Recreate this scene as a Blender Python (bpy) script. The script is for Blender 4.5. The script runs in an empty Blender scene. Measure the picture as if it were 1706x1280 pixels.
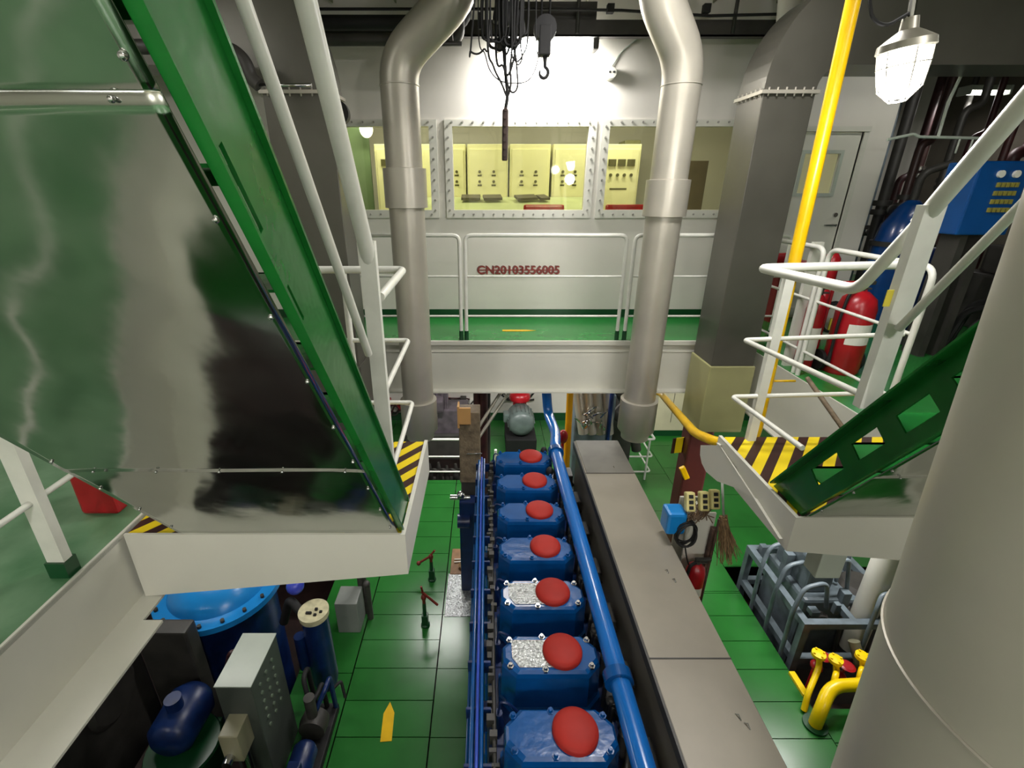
import bpy, bmesh, math, random
from mathutils import Vector, Matrix
from mathutils.geometry import tessellate_polygon
R = math.radians
S = bpy.context.scene
COL = S.collection
rnd = random.Random(7)

# ------------------------------------------------------------------ camera, world, exposure
CZ = 4.5                       # eye height above the lower floor plates
F, PPX, PPY = 790.0, 812.0, 640.0
PITCH = math.atan(325 / 790.0)
cam = bpy.data.objects.new('camera', bpy.data.cameras.new('camera'))
COL.objects.link(cam)
cam.location = (0, 0, CZ)
cam.rotation_euler = (R(90) - PITCH, 0, 0)
cam.data.sensor_fit = 'HORIZONTAL'
cam.data.sensor_width = 36
cam.data.lens = F * 36 / 1706
cam.data.shift_x = (853 - PPX) / 1706
cam.data.clip_start = 0.02
S.camera = cam
S.view_settings.view_transform = 'Standard'
S.view_settings.look = 'None'
S.view_settings.gamma = 1
S.view_settings.use_curve_mapping = False
S.view_settings.exposure = 0.0
w = bpy.data.worlds.new('world'); S.world = w; w.use_nodes = True
w.node_tree.nodes['Background'].inputs[0].default_value = (.75, .85, .8, 1)
w.node_tree.nodes['Background'].inputs[1].default_value = .1
try: S.cycles.use_denoising = True
except Exception: pass
S.cycles.max_bounces = 8
S.cycles.sample_clamp_indirect = 6

def light(kind, loc, power, color=(1, 1, .93), size=.3, size_y=None, rot=(0, 0, 0), name='lamp_light'):
    d = bpy.data.lights.new(name, kind); d.energy = power; d.color = color
    if kind == 'AREA':
        d.size = size
        if size_y: d.shape = 'RECTANGLE'; d.size_y = size_y
    elif kind == 'SPOT':
        d.shadow_soft_size = size; d.spot_size = R(130); d.spot_blend = .6
    else: d.shadow_soft_size = size
    o = bpy.data.objects.new(name, d); COL.objects.link(o); o.location = loc; o.rotation_euler = rot
    return o
W1 = (1, .965, .95)
# tubes of real lamps and of unseen ones added as fill (the fittings themselves are built further down)
CEIL_LAMP_AND_FILL = [(.3, -.9, 6.05, 14), (2.3, .3, 6.05, 50), (-3.0, 2.2, 6.05, 16), (1.3, 3.1, 6.15, 80), (4.6, 4.4, 6.05, 16), (-2.4, -1.6, 6.05, 9), (6.6, 7.3, 5.7, 14)]  # all but the last are unseen, added overhead as general fill
LOW_LAMPS_AND_FILL = [(-.6, 6.0, 2.75, 62), (1.5, 6.2, 2.75, 74), (-2.9, 3.3, 2.78, 12), (3.42, 3.75, 2.45, 56), (3.6, 7.6, 2.75, 18), (.3, -1.4, 2.7, 8), (-3.0, .2, 2.78, 10)]  # walkway pair inferred; those under the side and near decks are unseen fill
WALL_FILL_LAMPS = [(-1.0, -2.95, 5.0, 165), (1.9, -2.95, 5.0, 150)]  # unseen lamps added behind the camera to give frontal light
for (x, y, z, p) in WALL_FILL_LAMPS: light('POINT', (x, y + .14, z), p, W1, .08)
for (x, y, z, p) in CEIL_LAMP_AND_FILL: light('AREA', (x, y, z - .09), p, W1, 1.1 if x < 6 else .45, .16)
for (x, y, z, p) in LOW_LAMPS_AND_FILL: light('AREA', (x, y, z - .09), p, W1, 1.1, .16)

# ------------------------------------------------------------------ pixel of the photograph -> point on a plane
cp, sp = math.cos(PITCH), math.sin(PITCH)
def at(u, v, X=None, Y=None, Z=None):
    a, b = (u - PPX) / F, (PPY - v) / F
    d = Vector((a, cp + b * sp, -sp + b * cp))
    if X is not None: k = X / d.x
    elif Y is not None: k = Y / d.y
    else: k = (Z - CZ) / d.z
    return Vector((0, 0, CZ)) + d * k

# ------------------------------------------------------------------ materials
MATS = {}
def mat(name, col, rough=.5, metal=0., noise=.12, scale=3., bump=0., bscale=20., coat=0., emit=None, estr=0., col2=None, n2=None, spec=.5):
    if name in MATS: return MATS[name]
    m = bpy.data.materials.new(name); m.use_nodes = True
    nt = m.node_tree; b = nt.nodes['Principled BSDF']
    b.inputs['Roughness'].default_value = rough; b.inputs['Metallic'].default_value = metal
    b.inputs['Coat Weight'].default_value = coat
    b.inputs['Specular IOR Level'].default_value = spec
    tc = nt.nodes.new('ShaderNodeTexCoord')
    nz = nt.nodes.new('ShaderNodeTexNoise'); nz.inputs['Scale'].default_value = scale; nz.inputs['Detail'].default_value = 6
    nt.links.new(tc.outputs['Object'], nz.inputs['Vector'])
    cr = nt.nodes.new('ShaderNodeValToRGB')
    c2 = col2 or tuple(max(0, c * (1 - noise * 2)) for c in col)
    cr.color_ramp.elements[0].position = .3; cr.color_ramp.elements[1].position = .62
    cr.color_ramp.elements[0].color = (*c2, 1); cr.color_ramp.elements[1].color = (*col, 1)
    nt.links.new(nz.outputs['Fac'], cr.inputs['Fac']); nt.links.new(cr.outputs['Color'], b.inputs['Base Color'])
    if bump:
        n = nt.nodes.new('ShaderNodeTexNoise'); n.inputs['Scale'].default_value = bscale; n.inputs['Detail'].default_value = 3
        nt.links.new(tc.outputs['Object'], n.inputs['Vector'])
        bp = nt.nodes.new('ShaderNodeBump'); bp.inputs['Strength'].default_value = bump; bp.inputs['Distance'].default_value = .02
        nt.links.new(n.outputs['Fac'], bp.inputs['Height']); nt.links.new(bp.outputs['Normal'], b.inputs['Normal'])
    if emit:
        b.inputs['Emission Color'].default_value = (*emit, 1); b.inputs['Emission Strength'].default_value = estr
    MATS[name] = m
    return m
def srgb(r, g, b):
    f = lambda c: (c / 255 / 12.92) if c <= 10 else ((c / 255 + .055) / 1.055) ** 2.4
    return (f(r), f(g), f(b))
white = mat('white_paint', srgb(205, 204, 192), .38, noise=.05, scale=1.5, bump=.05, bscale=6)
wallm = mat('wall_paint', srgb(214, 210, 200), .42, noise=.05, scale=1.1, bump=.06, bscale=2.5)
railm = mat('rail_paint', srgb(218, 218, 208), .32, noise=.06, scale=9)
green = mat('green_deck_paint', srgb(44, 128, 58), .22, noise=.1, scale=2.2, bump=.06, bscale=5)
greenf = mat('green_floor_paint', srgb(34, 104, 38), .27, noise=.13, scale=1.7, bump=.05, bscale=5)
greenw = mat('worn_green_deck_paint', srgb(108, 144, 110), .35, noise=.14, scale=3.2, bump=.1, bscale=9, col2=srgb(62, 108, 70))
greenl = mat('green_ladder_paint', srgb(26, 104, 40), .22, noise=.15, scale=5, bump=.15, bscale=8)
dgreen = mat('dark_green_paint', srgb(18, 68, 36), .3, noise=.1)
blue = mat('blue_engine_paint', srgb(6, 74, 138), .2, noise=.12, scale=6, bump=.12, bscale=14, coat=.3)
dblue = mat('dark_blue_paint', srgb(12, 38, 88), .35, noise=.25, scale=9)
cblue = mat('bright_blue_paint', srgb(20, 120, 190), .3, noise=.15, scale=6)
redcap = mat('red_rubber', srgb(158, 38, 30), .6, spec=.25, noise=.07, scale=8)
redp = mat('red_paint', srgb(165, 22, 32), .3, noise=.15, scale=8)
dred = mat('dark_red_paint', srgb(64, 26, 28), .5, noise=.3, scale=8)
yellow = mat('yellow_paint', srgb(226, 180, 6), .3, noise=.07, scale=8)
grey = mat('casing_grey', srgb(138, 132, 119), .42, metal=.25, noise=.12, scale=1.6, bump=.08, bscale=4)
dgrey = mat('dark_grey_steel', srgb(58, 56, 52), .5, noise=.2, scale=6)
ductm = mat('duct_sheet_grey', srgb(94, 92, 84), .33, metal=.4, noise=.14, scale=1.4, bump=.07, bscale=2.2)
galv = mat('aluminium_cladding', srgb(180, 175, 162), .36, metal=.4, noise=.1, scale=2.2, bump=.06, bscale=5)
bigm = mat('insulation_cladding', srgb(172, 168, 154), .38, metal=.08, noise=.1, scale=1.8, bump=.08, bscale=3)
beige = mat('beige_panel_paint', srgb(160, 158, 112), .35, noise=.07)
chrome = mat('bright_steel', srgb(200, 200, 200), .2, metal=1, noise=.1)
machg = mat('machine_grey_paint', srgb(104, 116, 122), .35, noise=.2, scale=8)
black = mat('black_rubber', srgb(15, 15, 15), .7, noise=.2)
olive = mat('olive_ceiling_paint', srgb(142, 140, 116), .6, noise=.12)
bilge = mat('bilge_dark_paint', srgb(52, 34, 32), .5, noise=.3, scale=5)
wood = mat('weathered_wood', srgb(128, 112, 90), .8, noise=.25, scale=14, bump=.3, bscale=40)
card = mat('cardboard', srgb(196, 150, 92), .8, noise=.08)
pgrey = mat('panel_light_grey', srgb(176, 184, 172), .35, noise=.06)
motorg = mat('motor_grey_green', srgb(96, 108, 104), .35, noise=.15, scale=8)
cream = mat('cream_cabinet_paint', srgb(228, 225, 178), .5, noise=.04)
paper = mat('white_label_paper', srgb(225, 222, 212), .6, noise=.05)
yell2 = mat('yellow_label', srgb(206, 190, 60), .5, noise=.1)
rug = mat('straw_broom', srgb(150, 120, 84), .9, noise=.3, scale=30)
redtxt = mat('faded_red_lettering', srgb(138, 52, 46), .6, noise=.15, scale=30)
dtxt = mat('weld_bead_shadow', srgb(110, 84, 78), .6, noise=.15)
plank_wood = mat('brown_board', srgb(128, 92, 56), .6, noise=.2, scale=12)
wornmetal = mat('worn_bare_metal', srgb(196, 200, 200), .22, metal=.7, noise=.3, scale=60, bump=.5, bscale=70)
glow = mat('lit_tube', (1, 1, .95), .5, emit=(1, .98, .9), estr=14)
glowlow = mat('lit_diffuser', (1, 1, .95), .5, emit=(1, .98, .9), estr=3)
glowlamp = mat('lit_lamp_glass', (1, 1, .95), .3, emit=(1, .99, .93), estr=45)
indic = mat('indicator_ink', srgb(84, 80, 44), .5)

def stripes():
    m = bpy.data.materials.new('hazard_stripes'); m.use_nodes = True
    nt = m.node_tree; b = nt.nodes['Principled BSDF']; b.inputs['Roughness'].default_value = .4
    tc = nt.nodes.new('ShaderNodeTexCoord'); sx = nt.nodes.new('ShaderNodeSeparateXYZ')
    nt.links.new(tc.outputs['Object'], sx.inputs[0])
    def M(op, a, bb):
        n = nt.nodes.new('ShaderNodeMath'); n.operation = op
        for i, q in enumerate((a, bb)):
            if isinstance(q, (int, float)): n.inputs[i].default_value = q
            else: nt.links.new(q, n.inputs[i])
        return n.outputs[0]
    k = M('SUBTRACT', M('MULTIPLY', sx.outputs[0], .78), M('MULTIPLY', sx.outputs[1], .62))
    fr = M('FRACT', M('DIVIDE', M('ADD', k, 10), .105), 0)
    g = M('GREATER_THAN', fr, .52)
    mx = nt.nodes.new('ShaderNodeMix'); mx.data_type = 'RGBA'
    nt.links.new(g, mx.inputs[0])
    mx.inputs[6].default_value = (*srgb(222, 196, 20), 1); mx.inputs[7].default_value = (*srgb(50, 26, 22), 1)
    nt.links.new(mx.outputs[2], b.inputs['Base Color'])
    return m
boltm = mat('bolt_grey_paint', srgb(150, 148, 140), .4)
hazard = stripes()
def sheet_mat():
    m = bpy.data.materials.new('polished_stainless_sheet'); m.use_nodes = True
    nt = m.node_tree; b = nt.nodes['Principled BSDF']
    b.inputs['Metallic'].default_value = 1; b.inputs['Roughness'].default_value = .09
    b.inputs['Base Color'].default_value = (.50, .52, .48, 1)
    tc = nt.nodes.new('ShaderNodeTexCoord')
    mp = nt.nodes.new('ShaderNodeMapping'); nt.links.new(tc.outputs['Object'], mp.inputs[0]); mp.inputs['Scale'].default_value = (1, 1, 1)
    n = nt.nodes.new('ShaderNodeTexNoise'); n.inputs['Scale'].default_value = 1.5; n.inputs['Detail'].default_value = 1.5
    nt.links.new(mp.outputs[0], n.inputs['Vector'])
    n2 = nt.nodes.new('ShaderNodeTexNoise'); n2.inputs['Scale'].default_value = 9; n2.inputs['Detail'].default_value = 2
    nt.links.new(tc.outputs['Object'], n2.inputs['Vector'])
    b1 = nt.nodes.new('ShaderNodeBump'); b1.inputs['Strength'].default_value = .6; b1.inputs['Distance'].default_value = .06
    b2 = nt.nodes.new('ShaderNodeBump'); b2.inputs['Strength'].default_value = .08; b2.inputs['Distance'].default_value = .01
    nt.links.new(n.outputs['Fac'], b1.inputs['Height']); nt.links.new(n2.outputs['Fac'], b2.inputs['Height'])
    nt.links.new(b1.outputs[0], b2.inputs['Normal']); nt.links.new(b2.outputs[0], b.inputs['Normal'])
    r = nt.nodes.new('ShaderNodeMapRange'); r.inputs[3].default_value = .05; r.inputs[4].default_value = .2
    nt.links.new(n2.outputs['Fac'], r.inputs[0]); nt.links.new(r.outputs[0], b.inputs['Roughness'])
    return m
sheetm = sheet_mat()
def glass_mat(name, col, rough=.02):
    m = bpy.data.materials.new(name); m.use_nodes = True
    nt = m.node_tree; out = nt.nodes['Material Output']
    nt.nodes.remove(nt.nodes['Principled BSDF'])
    t = nt.nodes.new('ShaderNodeBsdfTransparent'); t.inputs[0].default_value = (*col, 1)
    g = nt.nodes.new('ShaderNodeBsdfGlossy'); g.inputs['Roughness'].default_value = rough
    fr = nt.nodes.new('ShaderNodeFresnel'); fr.inputs[0].default_value = 1.45
    mx = nt.nodes.new('ShaderNodeMixShader')
    nt.links.new(fr.outputs[0], mx.inputs[0]); nt.links.new(t.outputs[0], mx.inputs[1]); nt.links.new(g.outputs[0], mx.inputs[2])
    nt.links.new(mx.outputs[0], out.inputs[0])
    return m
winglass = glass_mat('tinted_window_glass', (.97, .97, .84))

# ------------------------------------------------------------------ mesh builder
class MB:
    def __init__(s): s.bm = bmesh.new()
    def box(s, x0, x1, y0, y1, z0, z1, bev=0.):
        return s.obox(((x0 + x1) / 2, (y0 + y1) / 2, (z0 + z1) / 2), (abs(x1 - x0), abs(y1 - y0), abs(z1 - z0)), None, bev)
    def obox(s, c, size, rot=None, bev=0.):
        m = Matrix.Translation(c) @ ((rot.to_4x4()) if rot else Matrix()) @ Matrix.Diagonal((*size, 1))
        t = bmesh.new(); bmesh.ops.create_cube(t, size=1, matrix=m)
        if bev: bmesh.ops.bevel(t, geom=t.edges[:], offset=min(bev, min(size) * .45), segments=2, affect='EDGES', profile=.6)
        s._merge(t); return s
    def _merge(s, t):
        me = bpy.data.meshes.new('tmp'); t.to_mesh(me); t.free(); s.bm.from_mesh(me); bpy.data.meshes.remove(me)
    def ring_tube(s, rings, caps=True):
        bm = s.bm; vs = [[bm.verts.new(p) for p in r] for r in rings]
        n = len(vs[0])
        for a, b in zip(vs, vs[1:]):
            for i in range(n):
                f = bm.faces.new((a[i], a[(i + 1) % n], b[(i + 1) % n], b[i])); f.smooth = True
        if caps:
            for r in (vs[0], vs[-1]):
                try: bm.faces.new(r)
                except ValueError: pass
        return s
    def tube(s, pts, r, n=12, bend=0., caps=True, flat=None):
        pts = [Vector(p) for p in pts]
        if bend and len(pts) > 2:
            q = [pts[0]]
            for a, b, c in zip(pts, pts[1:], pts[2:]):
                la, lc = (a - b).length, (c - b).length
                d = min(bend, la * .48, lc * .48)
                p0, p2 = b + (a - b).normalized() * d, b + (c - b).normalized() * d
                for k in range(7):
                    t = k / 6
                    q.append(p0 * (1 - t) ** 2 + b * 2 * t * (1 - t) + p2 * t * t)
            q.append(pts[-1]); pts = q
        rs = r if isinstance(r, (list, tuple)) else [r] * len(pts)
        T = []
        for i in range(len(pts)):
            if i == 0: t = pts[1] - pts[0]
            elif i == len(pts) - 1: t = pts[-1] - pts[-2]
            else: t = (pts[i] - pts[i - 1]).normalized() + (pts[i + 1] - pts[i]).normalized()
            T.append(t.normalized() if t.length > 1e-9 else Vector((0, 0, 1)))
        up = Vector((0, 0, 1)) if abs(T[0].z) < .9 else Vector((1, 0, 0))
        N = (up - T[0] * up.dot(T[0])).normalized()
        rings = []
        for p, t, rr in zip(pts, T, rs):
            N = (N - t * N.dot(t))
            N = N.normalized() if N.length > 1e-6 else t.orthogonal().normalized()
            B = t.cross(N)
            rings.append([p + (N * math.cos(2 * math.pi * k / n) + B * math.sin(2 * math.pi * k / n)) * rr for k in range(n)])
        return s.ring_tube(rings, caps)
    def cyl(s, p0, p1, r, r1=None, n=20):
        return s.tube([p0, p1], [r, r if r1 is None else r1], n)
    def lathe(s, prof, c, axis='Z', n=28, arc=1.):
        rings = []
        for (r, h) in prof:
            ring = []
            for k in range(n):
                a = 2 * math.pi * k / n
                x, y = r * math.cos(a), r * math.sin(a)
                p = {'Z': (x, y, h), 'Y': (x, h, y), 'X': (h, x, y)}[axis] if isinstance(axis, str) else None
                if p is None: p = axis @ Vector((x, y, h))
                ring.append(Vector(c) + Vector(p))
            rings.append(ring)
        return s.ring_tube(rings)
    def prism(s, poly, vec, holes=()):
        """planar 3D polygon with holes, extruded by vec"""
        vec = Vector(vec); loops = [[Vector(p) for p in l] for l in (poly, *holes)]
        flat = [p for l in loops for p in l]
        tris = tessellate_polygon(loops) if (holes or len(poly) > 4) else None
        bm = s.bm
        a = [bm.verts.new(p) for p in flat]; b = [bm.verts.new(p + vec) for p in flat]
        if tris:
            for t in tris:
                for vs in ([a[i] for i in t], [b[i] for i in reversed(t)]):
                    try: bm.faces.new(vs)
                    except ValueError: pass
        else:
            bm.faces.new(a); bm.faces.new(b[::-1])
        k = 0
        for l in loops:
            n = len(l)
            for i in range(n):
                i0, i1 = k + i, k + (i + 1) % n
                bm.faces.new((a[i0], b[i0], b[i1], a[i1]))
            k += n
        return s
    def sphere(s, c, r, sc=(1, 1, 1), u=16, v=10):
        t = bmesh.new(); bmesh.ops.create_uvsphere(t, u_segments=u, v_segments=v, radius=r, matrix=Matrix.Translation(c) @ Matrix.Diagonal((*sc, 1)))
        for f in t.faces: f.smooth = True
        s._merge(t); return s
    def build(s, name, m, parent=None, label=None, noloc=False):
        bm = s.bm
        bmesh.ops.recalc_face_normals(bm, faces=bm.faces[:])
        for e_ in bm.edges:
            if len(e_.link_faces) == 2 and e_.link_faces[0].normal.angle(e_.link_faces[1].normal, 0) > .75: e_.smooth = False
        if parent is not None: base = Vector(parent['base_xyz']) if 'base_xyz' in parent else BASE[parent.name]
        else:
            xs = [v.co for v in bm.verts]
            base = Vector(((min(v.x for v in xs) + max(v.x for v in xs)) / 2, (min(v.y for v in xs) + max(v.y for v in xs)) / 2, min(v.z for v in xs)))
        if noloc: base = Vector((0, 0, 0))
        bmesh.ops.translate(bm, verts=bm.verts[:], vec=-base)
        me = bpy.data.meshes.new(name); bm.to_mesh(me); bm.free()
        me.materials.append(m)
        o = bpy.data.objects.new(name, me); COL.objects.link(o)
        BASE[o.name] = base
        if parent is not None: o.parent = parent
        else: o.location = base
        if label: o['label'] = label
        return o
BASE = {}
def tag(o, label, cat, group=None, kind=None):
    o['label'] = label; o['category'] = cat
    if group: o['group'] = group
    if kind: o['kind'] = kind
    return o
def thing(name, label, cat, loc, group=None):
    o = bpy.data.objects.new(name, None); COL.objects.link(o); o.location = loc; o.empty_display_size = .1
    BASE[o.name] = Vector(loc)
    return tag(o, label, cat, group)
def struct(name, mb, m, parent=None):
    o = mb.build(name, m, parent, noloc=False)
    if parent is None: o['kind'] = 'structure'
    return o
def dup(root, loc, label=None):
    r = root.copy(); COL.objects.link(r); r.location = loc
    if label: r['label'] = label
    def kids(src, dst):
        for ch in [o for o in list(COL.objects) if o.parent == src]:
            c = ch.copy(); COL.objects.link(c); c.parent = dst
            kids(ch, c)
    kids(root, r)
    return r

# ================================================================== the setting
UP = 3.03                                  # upper deck level
XL, XR = -1.68, 2.60                       # edges of the decks beside the engine well
WY = 5.76                                  # control room wall
# --- lower floor plates (pattern of plates kept in one mesh)
fl = MB()
def plates(x0, x1, y0, y1, nx, dy, z1=0.0):
    ys = []; y = y0
    while y < y1 - .02: ys.append((y, min(y + dy, y1))); y += dy
    w_ = (x1 - x0) / nx
    for (a, b) in ys:
        for i in range(nx):
            fl.box(x0 + i * w_ + .004, x0 + (i + 1) * w_ - .004, a + .004, b - .004, z1 - .012, z1)
plates(-1.35, -.515, -3.2, 6.72, 1, .3277)
plates(-.51, -.13, -3.2, 6.72, 1, .655)
plates(-1.9, -1.355, -3.2, 6.72, 1, 1.3)
plates(-4.6, -1.9, 5.0, 8.95, 3, .8)
plates(-1.9, -1.2, 6.72, 8.95, 1, .8)
plates(-4.6, -1.9, -3.2, 1.45, 3, .66)
plates(-.12, 1.1, 4.3, 8.95, 2, .66)
plates(1.1, 1.75, 5.9, 8.95, 1, .66); plates(1.75, 2.25, 7.9, 8.95, 1, .66)
plates(2.25, 3.05, 5.9, 8.95, 1, 1.0)
plates(1.1, 1.75, 4.3, 5.9, 1, .66)
plates(1.1, 3.05, -3.2, 4.35, 1, .327)
plates(1.75, 2.4, 4.35, 5.9, 1, .78); plates(2.4, 3.05, 4.35, 5.9, 1, .78)
plates(3.05, 6.2, 4.75, 8.95, 3, .78)
plates(3.05, 6.2, -3.2, 2.95, 3, .65)
floor = struct('floor', fl, greenf)
struct('floor_bilge', MB().box(-4.6, 6.2, -3.2, 8.95, -.9, -.85), bilge)
# --- upper decks
d = MB()
d.box(-4.6, XL, -3.2, 4.75, UP - .02, UP); struct('floor_deck_left', d, greenw)
d = MB(); d.box(XR, 7.5, -3.2, 4.75, UP - .02, UP); d.box(4.36, 7.5, 4.75, 8.95, UP - .02, UP); struct('floor_deck_right', d, green)
d = MB(); d.box(-4.6, 4.36, 4.75, WY, UP - .02, UP); struct('floor_walkway', d, green)
d = MB(); d.box(-4.6, 4.36, WY, 8.95, UP - .02, UP); struct('floor_control_room', d, greenw)
d = MB(); d.box(XL, XR, -3.2, -.55, UP - .04, UP); struct('floor_deck_near', d, greenw)
# --- beams round the well
b = MB()
b.box(-4.6, XR + .3, 4.75, 4.765, 2.49, UP - .001); b.box(-4.6, XR + .3, 4.72, 4.765, UP - .035, UP + .004)
b.box(-4.6, XR + .3, 4.742, 4.75, UP - .117, UP - .113); b.box(-4.6, XR + .3, 4.66, 4.84, 2.475, 2.49)
struct('trim_beam_walkway', b, white)
b = MB()
b.box(XL - .012, XL, -3.2, 4.7, UP - .36, UP + .006); b.box(XL - .05, XL + .19, -3.2, 1.6, UP - .372, UP - .36)
b.box(XL - .05, XL + .1, 1.6, 4.7, UP - .372, UP - .36)
struct('trim_beam_left', b, white)
b = MB()
b.box(XR, XR + .012, -3.2, 4.7, UP - .56, UP + .006); b.box(XR - .06, XR + .06, -3.2, 4.7, UP - .572, UP - .56)
struct('trim_beam_right', b, white)
b = MB()
for y in (-1.6, .4, 2.9, 6.0, 7.4): b.box(-4.6, XL - .1, y, y + .05, UP - .3, UP - .025); b.box(XR + .1, 6.2, y, y + .05, UP - .3, UP - .025)
for y in (5.6, 6.6, 7.8): b.box(XL - .1, XR + .1, y, y + .05, UP - .26, UP - .025)
struct('trim_deck_stiffeners', b, white)
# --- outer walls and ceiling
struct('wall_left', MB().box(-4.65, -4.6, -3.25, 9, -.9, 6.4), wallm)
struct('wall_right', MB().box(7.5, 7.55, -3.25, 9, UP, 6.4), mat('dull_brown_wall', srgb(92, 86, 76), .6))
struct('wall_right_lower', MB().box(6.2, 6.25, -3.25, 9, -.9, UP - .02), wallm)
struct('wall_back', MB().box(-4.65, 7.55, 8.95, 9, -.9, 6.4), wallm)
struct('baseboard_back', MB().box(-4.6, 6.2, 8.93, 8.95, 0, .17), dgreen)
struct('wall_front', MB().box(-4.65, 7.55, -3.25, -3.2, -.9, 6.4), wallm)
c = MB(); c.box(-4.65, 7.55, -3.25, 9, 6.3, 6.36)
for x in [-4 + .62 * i for i in range(18)]: c.box(x, x + .012, -3.2, 5.7, 6.18, 6.3)
struct('ceiling', c, olive)
c = MB()
for y in (-1.5, 1.2, 3.6): c.box(-4.6, 7.5, y, y + .02, 5.98, 6.3); c.box(-4.6, 7.5, y - .06, y + .08, 5.97, 5.99)
struct('trim_ceiling_beams', c, olive)
# --- control room wall with three windows and a door
WT = .07
def wx(u, v=280): return at(u, v, Y=WY).x
wz0, wz1 = at(860, 350, Y=WY).z, at(860, 211, Y=WY).z
wins = [(wx(577), wx(717)), (wx(755), wx(976)), (wx(1010), wx(1217))]
dx0, dx1, dz1 = 3.14, 4.06, 5.07
wm = MB()
zt = 6.3
xs = [-4.6] + [q for p in wins for q in p] + [dx0]
for i in range(0, len(xs), 2): wm.box(xs[i], xs[i + 1], WY, WY + WT, UP, zt)
for (a, bb) in wins: wm.box(a, bb, WY, WY + WT, UP, wz0); wm.box(a, bb, WY, WY + WT, wz1, zt)
wm.box(dx1, 4.36, WY, WY + WT, UP, zt); wm.box(dx0, dx1, WY, WY + WT, dz1, zt)
wm.box(4.29, 4.36, WY + WT, 8.95, UP, zt)
for x in (2.9,):            # welded seams
    wm.box(x, x + .006, WY - .004, WY, UP + .1, zt)
wm.box(-4.6, 4.36, WY - .004, WY, 4.27, 4.275) if False else None
struct('wall_control_room', wm, wallm)
struct('baseboard_control_room', MB().box(-4.6, dx0 - .05, WY - .02, WY, UP, UP + .1), dgreen)
for i, (a, bb) in enumerate(wins):
    f = MB(); o_ = .065
    f.box(a - o_ - .02, bb + o_ + .02, WY - .025, WY, wz1, wz1 + o_); f.box(a - o_ - .02, bb + o_ + .02, WY - .025, WY, wz0 - o_ - .02, wz0)
    f.box(a - o_ - .02, a, WY - .0245, WY, wz0, wz1); f.box(bb, bb + o_ + .02, WY - .0245, WY, wz0, wz1)
    fr = struct('window_%d' % (i + 1), f, white)
    n = int((bb - a) / .11)
    for k in range(n + 1):
        x = a + (bb - a) * k / n
        for z in (wz1 + .04, wz0 - .045): MB().cyl((x, WY - .038, z), (x, WY - .024, z), .011, n=6).build('frame_bolt', boltm, fr)
    for k in range(9):
        z = wz0 + (wz1 - wz0) * k / 8
        for x in (a - .045, bb + .045): MB().cyl((x, WY - .038, z), (x, WY - .024, z), .011, n=6).build('frame_bolt', boltm, fr)
    MB().box(a, bb, WY + .03, WY + .036, wz0, wz1).build('window_pane', winglass, fr)
# door
dm = MB()
px0, px1, pz0, pz1 = at(1334, 290, Y=WY).x, at(1392, 290, Y=WY).x, at(1360, 322, Y=WY).z, at(1360, 256, Y=WY).z
dy0, dy1 = WY + .01, WY + .05
dm.box(dx0 + .01, px0, dy0, dy1, UP + .12, dz1 - .01); dm.box(px1, dx1 - .01, dy0, dy1, UP + .12, dz1 - .01)
dm.box(px0, px1, dy0, dy1, UP + .12, pz0); dm.box(px0, px1, dy0, dy1, pz1, dz1 - .01)
door = struct('door_1', dm, white)
f = MB(); e = .035
f.box(px0 - e, px1 + e, WY - .005, WY + .01, pz1, pz1 + e); f.box(px0 - e, px1 + e, WY - .005, WY + .01, pz0 - e, pz0)
f.box(px0 - e, px0, WY - .005, WY + .01, pz0, pz1); f.box(px1, px1 + e, WY - .005, WY + .01, pz0, pz1)
f.build('door_window_frame', pgrey, door)
MB().box(px0, px1, WY + .03, WY + .034, pz0, pz1).build('door_window_pane', winglass, door)
h = at(1387, 375, Y=WY)
f = MB().cyl((h.x, WY + .01, h.z), (h.x, WY - .06, h.z), .014); f.tube([(h.x, WY - .055, h.z), (h.x - .13, WY - .055, h.z)], .01)
f.cyl((h.x, WY + .01, h.z + .11), (h.x, WY - .012, h.z + .11), .024)
f.build('door_handle', chrome, door)
f = MB(); f.box(dx0 - .05, dx0, WY - .02, WY + .02, UP, dz1 + .05); f.box(dx1, dx1 + .05, WY - .02, WY + .02, UP, dz1 + .05); f.box(dx0 - .05, dx1 + .05, WY - .035, WY + .02, dz1, dz1 + .05); f.box(dx0, dx1, WY - .02, WY + .03, UP, UP + .12)
struct('trim_door_frame', f, white)
# lettering on the wall
def text(body, x, z, y, hgt, width, m, name, parent=None, ext=.003):
    cu = bpy.data.curves.new('t', 'FONT'); cu.body = body; cu.size = 1; cu.extrude = .02; cu.offset = .012
    to = bpy.data.objects.new('t', cu); COL.objects.link(to)
    dg = bpy.context.evaluated_depsgraph_get(); dg.update()
    me = bpy.data.meshes.new_from_object(to.evaluated_get(dg))
    bpy.data.objects.remove(to)
    xs = [v.co.x for v in me.vertices]; ys = [v.co.y for v in me.vertices]
    kx, kz = width / (max(xs) - min(xs)), hgt / (max(ys) - min(ys))
    for v in me.vertices: v.co = Vector(((v.co.x - min(xs)) * kx, v.co.z * ext / .02, (v.co.y - min(ys)) * kz))
    me.materials.clear(); me.materials.append(m)
    o = bpy.data.objects.new(name, me); COL.objects.link(o)
    if parent is None: o.location = (x, y, z); BASE[o.name] = Vector((x, y, z))
    else: o.parent = parent; o.location = Vector((x, y, z)) - BASE[parent.name]
    return o
p0, p1 = at(795, 457, Y=WY), at(932, 443, Y=WY)
t = tag(text('CN20103556005', p0.x + .006, p0.z, WY - .006, p1.z - p0.z, p1.x - p0.x, redtxt, 'wall_lettering'),
        'faded red serial number lettering on the white wall below the middle window', 'lettering')
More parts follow.
